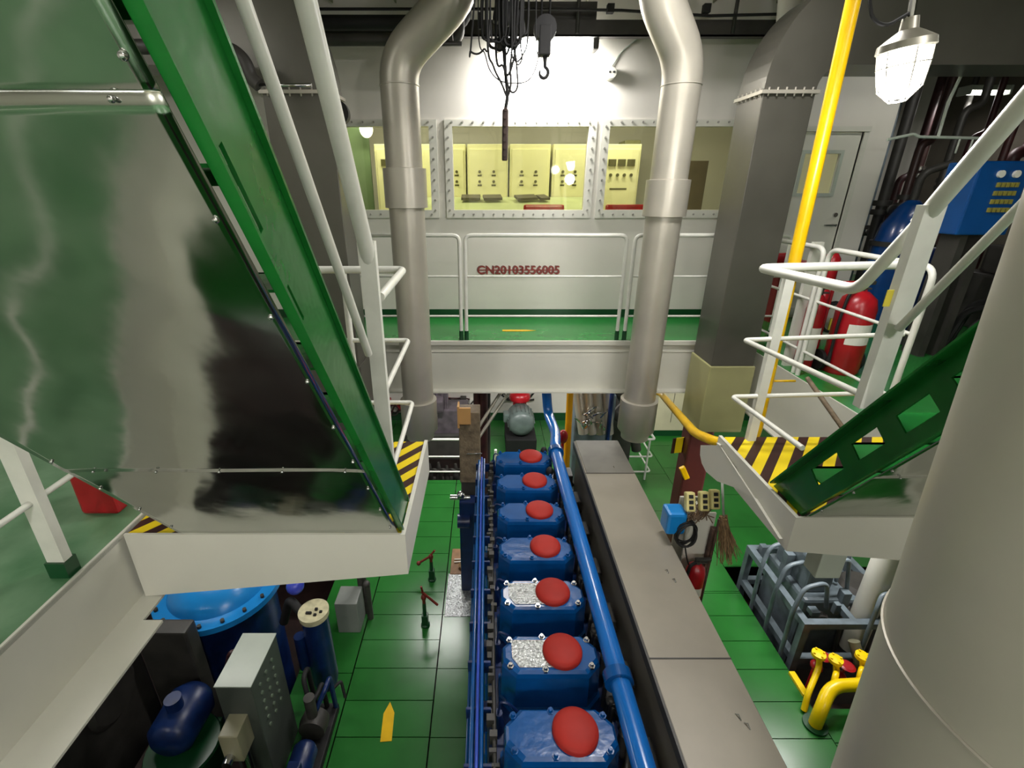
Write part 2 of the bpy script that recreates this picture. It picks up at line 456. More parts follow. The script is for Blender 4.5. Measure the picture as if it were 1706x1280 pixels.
text('CN20103556005', p0.x - .004, p0.z + .006, WY - .003, p1.z - p0.z, p1.x - p0.x, dtxt, 'weld_shade_copy', t)  # dark offset copy paints the shade of the raised letters
f = MB().box(p0.x + .01, p1.x - .02, WY - .009, WY - .002, (p0.z + p1.z) / 2 - .006, (p0.z + p1.z) / 2 + .006).build('strike_line', redtxt, t)
# floor arrows
def arrow(tip, tail, wd, name, label, z):
    tip, tail = Vector(tip), Vector(tail); dr = (tip - tail).normalized(); pr = Vector((-dr.y, dr.x, 0))
    L = (tip - tail).length
    neck = tip - dr * min(L * .3, .2)
    m_ = MB(); m_.prism([tail - pr * wd, neck - pr * wd, tip, neck + pr * wd, tail + pr * wd], (0, 0, .003))
    return tag(m_.build(name, yellow), label, 'floor marking')
q0, q1 = at(643, 1236, Z=.001), at(650, 1170, Z=.001)
arrow(q1, q0, .05, 'floor_arrow', 'yellow arrow painted on the dark green plates left of the engine', .001)
q0, q1 = at(837, 551, Z=UP + .001), at(893, 551, Z=UP + .001)
arrow(q1, q0, .03, 'floor_arrow', 'yellow arrow painted on the green walkway below the wall lettering', UP)

# ================================================================== landings
def landing(name, x0, x1, y0, y1, label, side, depth=.3, fd=(.3, .3)):
    t = thing(name, label, 'platform', ((x0 + x1) / 2, (y0 + y1) / 2, UP - depth))
    MB().box(x0, x1, y0, y1, UP - .02, UP).build('tread_plate', hazard, t)
    xa, xb = x0 - (.02 if side < 0 else 0), x1 + (.02 if side > 0 else 0)
    MB().prism([(xa, y0, UP + .012), (xb, y0, UP + .012), (xb, y0, UP - fd[1]), (xa, y0, UP - fd[0])], (0, -.012, 0)).build('front_fascia', white, t)
    xs = x1 if side > 0 else x0 - .02
    MB().box(xs, xs + .02, y0, y1, UP - depth, UP + .012).build('side_fascia', white, t)
    MB().box(x0, x1, y1 - .012, y1, UP - depth * .6, UP - .02).build('back_fascia', white, t)
    b = MB()
    for k in range(3): yy = y0 + (y1 - y0) * (k + .5) / 3; b.box(x0 + .03, x1 - .03, yy, yy + .01, UP - .12, UP - .02)
    b.box(x0 + .03, x1, y0, y0 + .09, UP - .2, UP - .19)
    b.build('underside_stiffener', white, t)
    return t
landL = landing('ladder_landing', XL + .02, -.395, 1.75, 2.62, 'hazard striped landing with white sides at the foot of the left ladder', 1, .22, (.36, .22))
landR = landing('ladder_landing', 1.50, XR - .02, 1.87, 2.68, 'hazard striped landing with white sides at the foot of the right ladder', -1, .19, (.19, .30))
# curved bracket under the right landing corner + junction box
g = MB(); g.prism([at(u, v, X=1.478) for u, v in ((1203, 742), (1171, 742), (1170, 758), (1173, 772), (1180, 786), (1199, 802), (1235, 815), (1262, 832))] + [Vector((1.478, 1.9, UP - .15)), Vector((1.478, 2.66, UP - .03))], (-.016, 0, 0))
g.build('corner_bracket', white, landR)
q = at(1372, 940, Y=1.95)
tag(MB().box(q.x - .065, q.x + .065, 1.9, 2.0, q.z - .05, 2.84, .006).build('junction_box', pgrey), 'small grey box hanging under the front edge of the right landing', 'junction box')

# ================================================================== ladders
def slope_frame(y0, z0, ang):
    d_ = Vector((0, -math.cos(ang), math.sin(ang))); n_ = Vector((0, math.sin(ang), math.cos(ang)))
    def P(x, s, n): return Vector((x, y0, z0)) + d_ * s + n_ * n
    def inv(p): q = p - Vector((p.x, y0, z0)); return q.dot(d_), q.dot(n_)
    return P, inv
ANG = R(56)
def ladder(x0, x1, y0, webx, holes, label, top=3.35, ND=.17, FW=.05):
    P, inv = slope_frame(y0, UP, ANG)
    t = thing('inclined_ladder', label, 'ladder', ((x0 + x1) / 2, y0, UP))
    def web(x, hs, thick):
        # cut level with the deck at the foot
        outer = [P(x, 0, 0), P(x, top, 0), P(x, top, ND), Vector((x, y0 + ND / math.sin(ANG), UP + .002))]
        m_ = MB(); m_.prism(outer, (thick, 0, 0), hs)
        return m_
    near, far = (x0, x1) if webx < 0 else (x1, x0)
    X = x1 if webx > 0 else x0
    hh = [[P(X, sa, na), P(X, sb, na), P(X, sb, nb), P(X, sa, nb)] for (sa, sb, na, nb) in holes]
    X = x1 if webx > 0 else x0
    sg = 1 if webx > 0 else -1
    web(X, hh, -.008 * sg).build('stringer', greenl, t)
    o = x0 if webx > 0 else x1
    web(o, [], .008 * sg).build('stringer', greenl, t)
    fl_ = MB()
    fl_.prism([P(X, -.08, ND), P(X, top, ND), P(X, top, ND - .008), P(X, -.08, ND - .008)], (FW * sg, 0, 0))
    fl_.prism([P(X, 0.02, 0), P(X, top, 0), P(X, top, .008), P(X, 0.02, .008)], (.016 * sg, 0, 0))
    fl_.build('stringer_flange', greenl, t)
    k = 1
    while True:
        z = UP + .215 * k
        s_ = (z - UP) / math.sin(ANG) 
        if s_ > top - .1: break
        yb = y0 - (z - UP) / math.tan(ANG)
        tr = MB(); tr.box(x0 + .01, x1 - .01, yb + .012, yb + ND / math.sin(ANG), z - .006, z); tr.box(x0 + .01, x1 - .01, yb + ND / math.sin(ANG) - .02, yb + ND / math.sin(ANG), z - .03, z)
        tr.build('tread', greenl, t); k += 1
    return t, P, inv
holesL = [(1.66, 1.82, .012, .05), (1.43, 1.53, .012, .045), (2.1, 2.24, .012, .06)]
holesR = [(.73, .89, .065, .14), (.475, .63, .075, .15), (.185, .38, .08, .16), (.985, 1.145, .065, .14), (1.245, 1.4, .065, .14)]
LL, PL, iL = ladder(-1.40, -.40, 1.775, 1, holesL, 'green inclined ladder on the left, its underside covered by polished steel sheet', ND=.18, FW=.012)
LR, PR, iR = ladder(1.53, 2.53, 1.89, -1, holesR, 'green inclined ladder on the right, half hidden behind the big insulated pipe', ND=.205)
def cover_sheet(parent, P, x0, x1, top, seams, seed):
    import mathutils.noise as NZ
    m_ = MB(); bm = m_.bm; off = 0
    edges = [-.03] + seams + [top]
    for k in range(len(edges) - 1):
        s0, s1 = edges[k], edges[k + 1] + (.02 if k < len(edges) - 2 else 0)
        nx, ny = 44, max(4, int((s1 - s0) / .03)); grid = []
        base = -.012 - .0012 * (k % 2)
        for j in range(ny + 1):
            row = []
            for i in range(nx + 1):
                x = x0 + (x1 - x0) * i / nx; s_ = s0 + (s1 - s0) * j / ny
                e_ = min(1, min(i, nx - i) / 5)
                dz = NZ.noise(Vector((x * 1.5 + seed, s_ * 1.3, .4))) * .010 * e_ + NZ.noise(Vector((x * 5 + seed, s_ * 5, 3))) * .0022 * e_
                row.append(bm.verts.new(P(x, s_, base + dz)))
            grid.append(row)
        for j in range(ny):
            for i in range(nx):
                f_ = bm.faces.new((grid[j][i], grid[j][i + 1], grid[j + 1][i + 1], grid[j + 1][i])); f_.smooth = True
    o = m_.build('cover_sheet', sheetm, parent, label='polished stainless sheet under the ladder')
    so = o.modifiers.new('thick', 'SOLIDIFY'); so.thickness = .002
    for x in (x0 + .02, x1 - .02):
        s_ = .12
        while s_ < top: MB().sphere(P(x, s_, -.017), .006, (1, 1, 1), 8, 6).build('rivet', chrome, o); s_ += .23
    for sm in seams:
        x = x0 + .1
        while x < x1: MB().sphere(P(x, sm + .012, -.018), .005, (1, 1, 1), 8, 6).build('rivet', chrome, o); x += .21
cover_sheet(LL, PL, -1.415, -.41, 2.9, [.72, 1.9], 1.3)
cover_sheet(LR, PR, 1.53, 2.53, 2.9, [.5, 1.6], 6.1)

# ================================================================== railings
def rails(name, label, base, parts, group=None):
    t = thing(name, label, 'railing', base, group)
    for (nm, pts, r_, bend) in parts:
        MB().tube(pts, r_, 12, bend).build(nm, railm, t)
    return t
def wide_post(t, p0, p1, wx_=.035, wy_=.035, foot=None):
    m_ = MB(); p0, p1 = Vector(p0), Vector(p1)
    m_.prism([p0 + Vector((-wx_, -wy_, 0)), p0 + Vector((wx_, -wy_, 0)), p0 + Vector((wx_, wy_, 0)), p0 + Vector((-wx_, wy_, 0))], p1 - p0)
    return m_.build('post', railm, t)
# left landing
x = -.45
t = rails('handrail', 'white landing handrail beside the hazard stripes of the left landing', (x, 2.3, UP), [
    ('top_rail', [(-1.1, 2.58, 4.10), (x, 2.58, 4.10), (x, 1.98, 4.08)], .020, .04),
    ('middle_rail', [(-.95, 2.6, 3.70), (x, 2.6, 3.70), (x, 1.84, 3.68)], .013, .03),
    ('lower_rail', [(-.8, 2.6, 3.31), (x, 2.6, 3.31), (x, 1.92, 3.27)], .013, .03)])
MB().tube([(-.78, 2.6, UP), (-.78, 2.6, 4.10)], .018, 12).build('post', railm, t)
MB().box(x - .03, x + .03, 1.825, 1.86, UP + .20, 4.32).build('post', railm, t)
t = thing('ladder_handrail', 'white upper handrail rising along the green left ladder', 'railing', (x, 1.8, 4.3))
a_, b_ = Vector((x, 1.85, 4.27)), at(470, -160, X=x)
MB().tube([a_ + Vector((0, .0, -.02)), b_], .029, 12).build('top_rail', railm, t)
MB().tube([at(614, 590, X=x), at(398, -20, X=x), at(330, -210, X=x)], .0145, 12).build('lower_rail', railm, t)
# right landing
x = 1.5
t = rails('handrail', 'white three bar handrail round the hazard stripes of the right landing', (x, 2.3, UP), [
    ('top_rail', [at(1535, 441, Y=2.64), (x - .01, 2.64, 4.10), at(1428, 484, X=x), at(1552, 350, X=x)], .0235, .06),
    ('middle_rail', [at(1503, 556, Y=2.64), (x, 2.64, 3.685), at(1480, 675, X=1.48) + Vector((0, 0, 0))], .0135, .02) if False else
    ('middle_rail', [at(1505, 557, Y=2.64), (x - .01, 2.64, 3.69), at(1440, 660, X=x)], .0135, .03),
    ('lower_rail', [at(1470, 655, Y=2.64), (x - .01, 2.64, 3.33), at(1337, 747, X=x)], .0135, .03)])
wide_post(t, (1.665, 2.645, UP), (1.665, 2.645, 4.09), .026, .018)
y2 = 1.709
wide_post(t, (1.5, y2, 3.70), (1.5, y2, 4.45), .036, .02)
q_ = at(1480, 497, Y=y2 - .021); MB().box(q_.x - .012, q_.x + .012, y2 - .0225, y2 - .0195, q_.z - .03, q_.z + .03).build('sticker', yell2, t)
t = thing('ladder_handrail', 'white flat handrail rising along the right ladder', 'railing', (x, 1.8, 4.3))
a_, b_ = at(1532, 372, X=x), at(1706, 170, X=x)
b_ = a_ + (b_ - a_) * 1.9
MB().tube([a_, b_], .029, 12).build('top_rail', railm, t)
a_, b_ = at(1497, 548, X=x), at(1672, 372, X=x)
MB().tube([a_, a_ + (b_ - a_) * 1.9], .0145, 12).build('lower_rail', railm, t)
# rail along the edge of the right deck
xe = XR + .05
def edge_rail(label, y0, y1, posts, hts, r=.019, base=None):
    t = thing('handrail', label, 'railing', (xe, (y0 + y1) / 2, UP))
    MB().tube([(xe, y0, UP + .0), (xe, y0, hts[0]), (xe, y1, hts[0]), (xe, y1, UP)], r, 12, .09).build('top_rail', railm, t)
    for nm, hh in zip(('middle_rail', 'lower_rail'), hts[1:]): MB().tube([(xe, y0, hh), (xe, y1, hh)], .012, 10).build(nm, railm, t)
    return t
edge_rail('white handrail along the deck edge in front of the red extinguishers', 2.85, 3.78, [], (4.07, 3.66, 3.24))
edge_rail('short white handrail half hidden behind the big grey duct at the door', 3.84, 4.7, [], (4.07, 3.66, 3.24))
# walkway rails, three panels
def walk_rail(xa, xb, label):
    y = 4.80
    t = thing('handrail', label, 'railing', ((xa + xb) / 2, y, UP), 'handrail panels along the back walkway')
    MB().tube([(xa, y, UP + .1), (xa, y, 4.085), (xb, y, 4.085), (xb, y, UP + .1)], .019, 12, .07).build('top_rail', railm, t)
    MB().tube([(xa, y, 3.69), (xb, y, 3.69)], .011, 10).build('middle_rail', railm, t)
    MB().tube([(xa, y, 3.285), (xb, y, 3.285)], .011, 10).build('lower_rail', railm, t)
    for q in (xa, xb): MB().cyl((q, y, UP), (q, y, UP + .1), .023, n=12).build('post_foot', dgreen, t, label='dark green post foot')
    return t
w_ = lambda u: at(u, 480, Y=4.80).x
walk_rail(w_(590), w_(767), 'white walkway handrail panel left of the post pair under the left window')
walk_rail(w_(776), w_(1036), 'middle white walkway handrail panel in front of the red wall lettering')
walk_rail(w_(1049), w_(1300), 'white walkway handrail panel right of the middle one, running behind the grey duct')
# lower deck rails
def low_rail(xa, xb, yr, label, back):
    t = thing('handrail', label, 'railing', ((xa + xb) / 2, yr, 0))
    for nm, z, r in (('top_rail', .76, .02), ('middle_rail', .44, .014), ('lower_rail', .15, .014)):
        MB().tube([(back, yr + .6, z), (back, yr, z), (xa if back == xb else xb, yr, z)], r, 10, .05).build(nm, railm, t)
    for q in (xa + .05, xb - .08): MB().cyl((q, yr, 0), (q, yr, .76), .018, n=10).build('post', railm, t)
    return t
low_rail(at(682, 760, Y=6.74).x, at(768, 760, Y=6.74).x + .22, 6.74, 'white pit handrail on the lower floor left of the wooden box post', at(682, 760, Y=6.74).x)
low_rail(at(1015, 760, Y=6.74).x, at(1087, 760, Y=6.74).x, 6.74, 'white pit handrail on the lower floor right of the grey casing', at(1087, 760, Y=6.74).x)
MB_ = MB().tube([(.14, 6.0, 0), (.12, 6.0, 1.0)], .02, 10)
tag(MB_.build('guard_post', railm), 'short white guard post standing behind the far end of the blue engine', 'post')
# left deck stanchion with rail
pb = at(110, 955, Z=UP); 
t = thing('deck_stanchion', 'white post with dark foot and thin rails on the worn left deck', 'railing', (pb.x, pb.y, UP))
MB().box(pb.x - .035, pb.x + .035, pb.y - .02, pb.y + .02, UP + .06, UP + 1.05).build('post', railm, t)
MB().box(pb.x - .04, pb.x + .04, pb.y - .03, pb.y + .03, UP, UP + .075).build('foot', dgreen, t)
for z in (.36, .72, 1.05): MB().tube([(pb.x, -.6, UP + z), (pb.x, pb.y + .9, UP + z)], .012, 10).build('rail', railm, t)

# ================================================================== ventilation and exhaust
def round_duct(name, px_top, px_bot, Y, r, side, cu, cv, colour, label, endpx):
    xt, xb = at(px_top[0], px_top[1], Y=Y), at(px_bot[0], px_bot[1], Y=Y)
    t = thing(name, label, 'ventilation duct', (xb.x, Y, xb.z))
    x = (xt.x + xb.x) / 2
    e1 = at(endpx[0], endpx[1], Y=Y)
    z_b = xt.z
    p = [(x, Y, xb.z + .42), (x, Y, z_b), (e1.x, Y - .12, e1.z), (e1.x + side * .02, Y - .18, 6.3)]
    MB().tube(p, r, 32, .16).build('duct_pipe', galv, t)
    c0, c1 = at(cu, cv[1], Y=Y).z, at(cu, cv[0], Y=Y).z
    m_ = MB(); m_.lathe([(r, c0 - .004), (r + .028, c0), (r + .028, c1), (r, c1 + .004)], (x, Y, 0), n=36); m_.build('joint_sleeve', galv, t)
    m_ = MB(); k0, k1 = xb.z, at(px_bot[0], 665, Y=Y).z
    m_.lathe([(r * .9, k0), (r * .92, k0 + .05), (r + .03, k0 + .10), (r + .03, k1), (r, k1 + .005)], (x, Y, 0), n=36)
    m_.build('outlet_collar', galv, t)
    m_ = MB(); m_.tube([(x + (r + .0) * math.cos(a), Y + (r + .0) * math.sin(a), z_b - .17) for a in [2 * math.pi * i / 32 for i in range(33)]], .006, 6)
    m_.build('seam_band', galv, t)
    return t
round_duct('ventilation_duct', (660, 100), (703, 728), 4.3, .150, 1, 672, (281, 346), galv, 'round silver ventilation duct left of the middle window, elbow turning right', (768, -6))
round_duct('ventilation_duct', (1128, 100), (1066, 728), 4.3, .150, -1, 1104, (300, 360), galv, 'round silver ventilation duct in front of the right window, elbow turning left', (1086, -4))
# big insulated cylinder in the right foreground
az, D_ = R(63), 1.2
t = thing('insulated_exhaust_pipe', 'very large grey clad vertical pipe filling the lower right corner', 'pipe', (D_ * math.sin(az), D_ * math.cos(az), .0))
cx, cy, cr = D_ * math.sin(az), D_ * math.cos(az), .259 * D_
rt = Vector((math.cos(R(48)), -math.sin(R(48)), 0))
cyl_c = lambda z: Vector((cx, cy, z)) + rt * (.036 - .048 * (z - 3.04))
MB().tube([cyl_c(0), cyl_c(3.5), cyl_c(6.3)], cr, 96).build('cladding', bigm, t)
zs = CZ - 1.067 * D_ * math.cos(R(15)) * math.cos(R(48.2))
MB().tube([cyl_c(zs) + Vector(((cr + .002) * math.cos(a), (cr + .002) * math.sin(a), 0)) for a in [2 * math.pi * i / 96 for i in range(97)]], .004, 6).build('seam_bead', galv, t)
# rectangular ducts
def rect_duct(x0, x1, y0, y1, label, mirror, runx):
    t = thing('rectangular_duct', label, 'duct', ((x0 + x1) / 2, (y0 + y1) / 2, 2.3))
    zf, zb, zl = 5.17, 2.99, 2.31
    m_ = MB(); m_.box(x0, x1, y0, y1, zb, zf, .006)
    m_.build('duct_trunk', ductm, t)
    m_ = MB(); m_.box(x0 - .02, x1 + .02, y0 - .02, y1 + .02, zf - .012, zf + .012)
    for k in range(6):
        m_.cyl((x0 + (x1 - x0) * (k + .5) / 6, y0 - .012, zf - .03), (x0 + (x1 - x0) * (k + .5) / 6, y0 - .012, zf + .03), .007, n=6)
        m_.cyl((x0 - .012, y0 + (y1 - y0) * (k + .5) / 6, zf - .03), (x0 - .012, y0 + (y1 - y0) * (k + .5) / 6, zf + .03), .007, n=6)
    m_.build('flange', galv, t)
    # bend in the XZ plane then a level run
    m_ = MB(); W_ = x1 - x0; ri = .16; ro = ri + W_; prof = []
    if runx > 0: cxx = x1 + ri; ang = [math.pi - R(90) * k / 12 for k in range(13)]
    else: cxx = x0 - ri; ang = [R(90) * k / 12 for k in range(13)]
    zc = zf + .012
    inner = [(cxx + ri * math.cos(a), zc + ri * math.sin(a) * 1.) for a in ang]; outer = [(cxx + ro * math.cos(a), zc + ro * 1.25 * math.sin(a)) for a in ang]
    inner.append((runx, inner[-1][1])); outer.append((runx, outer[-1][1]))
    poly = [Vector((a, y0, b)) for a, b in inner] + [Vector((a, y0, b)) for a, b in reversed(outer)]
    m_.prism(poly, (0, y1 - y0, 0)); m_.build('duct_bend', ductm, t)
    m_ = MB(); m_.box(x0 - .015, x1 + .015, y0 - .015, y1 + .015, zl, zb, .01); m_.build('outlet_box', beige if not mirror else ductm, t)
    return t
rect_duct(2.06, 2.45, 4.1, 4.5, 'large dark grey rectangular duct bending right above the door side', False, 6.5)
rect_duct(-1.68, -1.18, 4.1, 4.45, 'dark grey rectangular duct behind the green left ladder and its handrails', True, -4.5)
tag(MB().tube([(4.3, 3.0, 5.6), (7.4, 3.0, 5.6)], .36, 40).build('overhead_tank_pipe', mat('brown_grey_cladding', srgb(104, 98, 90), .35, metal=.5, noise=.12, scale=2)), 'large dull round pipe under the ceiling above the blue control box', 'pipe')
tag(MB().tube([at(1312, 45, Y=4.9), at(1322, -60, Y=4.9)], .09, 24).build('overhead_pipe', white), 'short white vertical pipe above the bend of the grey duct', 'pipe')

# yellow pole pipe
t = thing('yellow_pipe', 'long yellow pipe running from the ceiling past the right landing and back below the walkway', 'pipe', (1.76, 2.74, 2.86))
q1 = at(1422, 0, Y=2.76); q2 = at(1262, 712, Y=2.76)
MB().tube([q1 + (q1 - q2).normalized() * .35, q2 + Vector((0, 0, -.13)), at(1196, 738, Y=2.74), at(1158, 722, Y=3.1), at(1100, 655, Y=4.95), (1.55, 6.2, 2.1)], .033, 14, .12).build('pipe_run', yellow, t)
q = at(1290, 635, Y=2.72)
MB().tube([q, q + Vector((.13, -.0, .0))], .007, 8).build('valve_lever', yellow, t)
# vertical blue and yellow risers behind
t = thing('cooling_water_pipe', 'long bright blue pipe running over the engine beside the grey casing', 'pipe', (.68, 2.5, 2.1))
MB().tube([(.70, .3, 2.14), (.66, 4.05, 2.14), at(926, 722, Y=4.5), at(913, 690, Y=4.95), (.62, 4.98, 2.85)], .054, 20, .14).build('pipe_run', mat('pipe_blue', srgb(20, 98, 176), .2, noise=.08, coat=.3), t)
for y in (1.7, 4.0): MB().lathe([(.054, y - .03), (.075, y - .03), (.075, y + .03), (.054, y + .03)], (.68 if y < 3 else .662, 0, 2.14), 'Y', 24).build('pipe_flange', blue, t)
tag(MB().tube([(at(949, 735, Y=5.4).x, 5.4, 0), at(950, 640, Y=5.4) + Vector((0, 0, .3))], .042, 14).build('yellow_riser_pipe', mat('ochre_paint', srgb(214, 150, 10), .35)), 'yellow vertical pipe behind the far end of the grey casing', 'pipe')
tag(MB().tube([(at(1003, 720, Y=6.0).x, 5.7, 0), (at(1003, 720, Y=6.0).x, 5.7, 2.6)] if 1 else [at(1003, 720, Y=6.0), at(1000, 640, Y=6.0) + Vector((0, 0, .3))], .03, 12).build('blue_riser_pipe', dblue), 'thin dark blue vertical pipe beside the grey filter machine', 'pipe')

# ================================================================== main engine
eng = thing('diesel_engine', 'long blue marine diesel engine with a row of red capped cylinder covers', 'engine', (.45, 2.5, 0))
e = MB(); e.box(-.13, .70, .35, 1.1, 0.0, .75, .03); e.box(.0, .68, .4, 1.1, .75, 1.55, .03); e.box(-.13, 1.08, 1.0, 4.28, 0.0, .75, .03); e.box(.0, .98, 1.0, 4.25, .75, 1.55, .03); e.box(.03, .72, .45, 4.22, 1.55, 1.76, .02)
for i in range(9): yy = .85 + .427 * i - .21; e.box(-.03, .03, yy - .03, yy + .03, .75, 1.6, .01)
e.build('crankcase', dblue, eng)
e = MB()
for i in range(8): yy = 1.056 + .427 * i; e.box(-.02, .01, yy - .15, yy + .15, .85, 1.4, .02)
e.build('crankcase_doors', blue, eng)
YS = [1.056, 1.483, 1.910, 2.338, 2.765, 3.19, 3.615, 4.03]
def head_cover(yc, plate):
    e = MB(); x0, x1 = .078, .635; ya, yb = yc - .135, yc + .125; c_ = .075
    def ring(z, i, ch):
        return [Vector(p) for p in ((x0 + i + ch, ya + i, z), (x1 - i - ch, ya + i, z), (x1 - i, ya + i + ch, z), (x1 - i, yb - i - ch, z), (x1 - i - ch, yb - i, z), (x0 + i + ch, yb - i, z), (x0 + i, yb - i - ch, z), (x0 + i, ya + i + ch, z))]
    rs = [ring(1.70, -.012, c_), ring(1.80, -.012, c_), ring(1.802, 0, c_), ring(2.03, .005, c_), ring(2.055, .012, c_), ring(2.068, .026, c_)]
    e.ring_tube(rs)
    for f_ in e.bm.faces: f_.smooth = False
    cvr = e.build('cylinder_cover', blue, eng)
    e = MB(); e.lathe([(.001, 2.113), (.03, 2.112), (.062, 2.108), (.09, 2.102), (.106, 2.093), (.112, 2.082), (.112, 2.066), (.10, 2.062), (.001, 2.062)], (.425, yc, 0), n=40)
    e.build('round_cap', redcap, cvr, label='red round cap')
    for (bx, by) in ((x0 + .05, ya + .05), (x0 + .24, ya + .028), (x0 + .05, yb - .05), (x0 + .24, yb - .028), (x1 - .06, ya + .05), (x1 - .06, yb - .05)):
        e = MB(); e.cyl((bx, by, 2.06), (bx, by, 2.088), .013, .010, 10)
        e.cyl((bx, by, 2.06), (bx, by, 2.072), .019, n=6)
        e.build('bolt', chrome if plate else blue, cvr)
    if plate:
        e = MB(); z = 2.0685
        e.prism([Vector(p) for p in ((x0 + .10, ya + .04, z), (x0 + .30, ya + .04, z), (x0 + .30, yb - .05, z), (x0 + .06, yb - .05, z), (x0 + .06, ya + .10, z))], (0, 0, .004))
        e.build('worn_plate', wornmetal, cvr, label='bare worn metal patch')
for i, yc in enumerate(YS): head_cover(yc, i in (2, 3))
# pipes and linkage on the left flank
for k, (xx, zz, rr) in enumerate(((-.078, 1.93, .014), (-.052, 1.97, .009), (-.03, 1.95, .011), (-.100, 1.86, .011))):
    MB().tube([(xx, .35, zz), (xx - .004, 4.18, zz)], rr, 10).build('fuel_line', blue if k != 1 else mat('violet_blue_paint', srgb(40, 70, 170), .25), eng)
for i in range(14):
    yy = .6 + .27 * i; MB().box(-.115, .02, yy - .008, yy + .008, 1.85, 1.94, .004).build('pipe_clamp', dblue, eng)
e = MB(); e.tube([(.035, .35, 1.9), (.035, 4.2, 1.9)], .012, 8)
for i in range(60):
    yy = .4 + .063 * i; yy += rnd.random() * .03; q_ = rnd.random() * .03; e.box(-.006 + q_, .024 + q_ + rnd.random() * .01, yy, yy + .012 + rnd.random() * .03, 1.84 + rnd.random() * .05, 1.90 + rnd.random() * .05)
e.build('control_linkage', dgrey, eng)
for yc in YS:   # fuel pump and injector lines per cylinder
    e = MB(); e.lathe([(.035, 1.7), (.035, 1.82), (.022, 1.84), (.022, 1.9)], (.06, yc + .2, 0), n=12)
    e.tube([(.06, yc + .2, 1.9), (.07, yc + .2, 1.99), (.12, yc + .19, 1.98), (.2, yc + .17, 1.9)], .007, 6, .03)
    e.build('fuel_pump', dblue, eng)
    e = MB()
    e.tube([(.66, yc - .1, 1.75), (.66, yc - .1, 1.95), (.69, yc - .02, 2.0), (.72, yc + .05, 1.85)], .012, 8, .03)
    e.tube([(.64, yc + .12, 1.7), (.66, yc + .18, 1.98), (.7, yc + .19, 1.9)], .009, 8, .03)
    e.sphere((.655, yc + .2, 2.0), .022, (1, 1, .8), 10, 8); e.cyl((.655, yc + .2, 1.8), (.655, yc + .2, 2.0), .010, n=8)
    e.box(.66, .74, yc - .16, yc - .05, 1.72, 1.86, .01)
    e.lathe([(.03, 1.7), (.03, 1.93), (.018, 1.94)], (.70, yc + .08, 0), n=10)
    e.build('indicator_valve', dgrey, eng)
# exhaust casing
t = thing('exhaust_casing', 'long flat grey sheet metal casing lying beside the blue engine', 'exhaust casing', (1.0, 2, 1.6))
e = MB(); e.box(.84, 1.262, .9, 4.02, 2.236, 2.25, .004); e.box(.86, 1.24, .92, 4.0, 1.62, 2.236, .01)
e.build('casing_box', grey, t)
e = MB(); e.box(.85, 1.255, 3.46, 4.024, 2.251, 2.256)
e.build('end_panel', mat('dark_sheet', srgb(104, 102, 94), .45, metal=.3, noise=.2, scale=3), t, label='darker end panel')
e = MB()
for y in (1.73, 3.46): e.box(.84, 1.262, y - .003, y + .003, 2.25, 2.2535)
e.box(.828, .84, .9, 4.02, 2.19, 2.25)
e.build('panel_seam', dgrey, t)
e = MB()
for (u, v) in ((1020, 778), (1108, 950), (1120, 965), (1225, 1190), (1240, 1205)):
    q = at(u, v, Z=2.25); e.tube([q + Vector((0, 0, .0)), q + Vector((.008, -.01, .012)), q + Vector((.012, -.03, .001))], .003, 6)
e.build('lifting_lugs', chrome, t)
for i in range(8): yy = YS[i]; e = MB(); e.cyl((.7, yy, 1.7), (.85, yy, 1.8), .06, n=16); e.box(.78, .84, yy - .08, yy + .08, 1.66, 1.9, .01); e.build('exhaust_branch', dgrey, t)
e = MB()
for y in (1.6, 2.9, 3.9): e.box(.95, 1.07, y, y + .08, .75, 1.62)
e.build('support_bracket', dgrey, t)

# ================================================================== lamps
def fitting(name, label, x, y, z, L=1.2, group=None):
    t = thing(name, label, 'lamp', (x, y, z), group)
    m_ = MB(); m_.box(x - L / 2, x + L / 2, y - .09, y + .09, z, z + .06, .01); m_.box(x - L / 2 - .03, x - L / 2, y - .1, y + .1, z - .05, z + .06, .01); m_.box(x + L / 2, x + L / 2 + .03, y - .1, y + .1, z - .05, z + .06, .01)
    m_.build('housing', pgrey, t)
    for s_ in (-1, 1):
        MB().cyl((x - L / 2, y + .04 * s_, z - .02), (x + L / 2, y + .04 * s_, z - .02), .018, n=12).build('tube', glow, t)
    MB().cyl((x, y, z + .06), (x, y, z + .22), .012, n=8).build('hanger', dgrey, t)
    return t
for (x, y, z, p), ww in zip(CEIL_LAMP_AND_FILL, ('added for fill nearest the left ladder top', 'added for fill above the big insulated pipe', 'added for fill over the left deck', 'added for fill in the middle of the well', 'added for fill over the right deck by the machines', 'added for fill at the rear of the left deck', 'far back in the dim machinery space')):
    fitting('ceiling_lamp_or_fill', 'twin tube ceiling lamp ' + ww, x, y, z, 1.2 if x < 6 else .5)
for (x, y, z, p), ww in zip(LOW_LAMPS_AND_FILL, ('under the walkway left of the engine', 'under the walkway right of the engine', 'added for fill under the left deck above the pumps', 'added for fill under the right deck above the grey generator', 'in the far right lower corner', 'added for fill under the near deck', 'added for fill under the left deck beside the low dark tank')):
    fitting('lower_lamp_or_fill', 'twin tube lamp ' + ww, x, y, z)
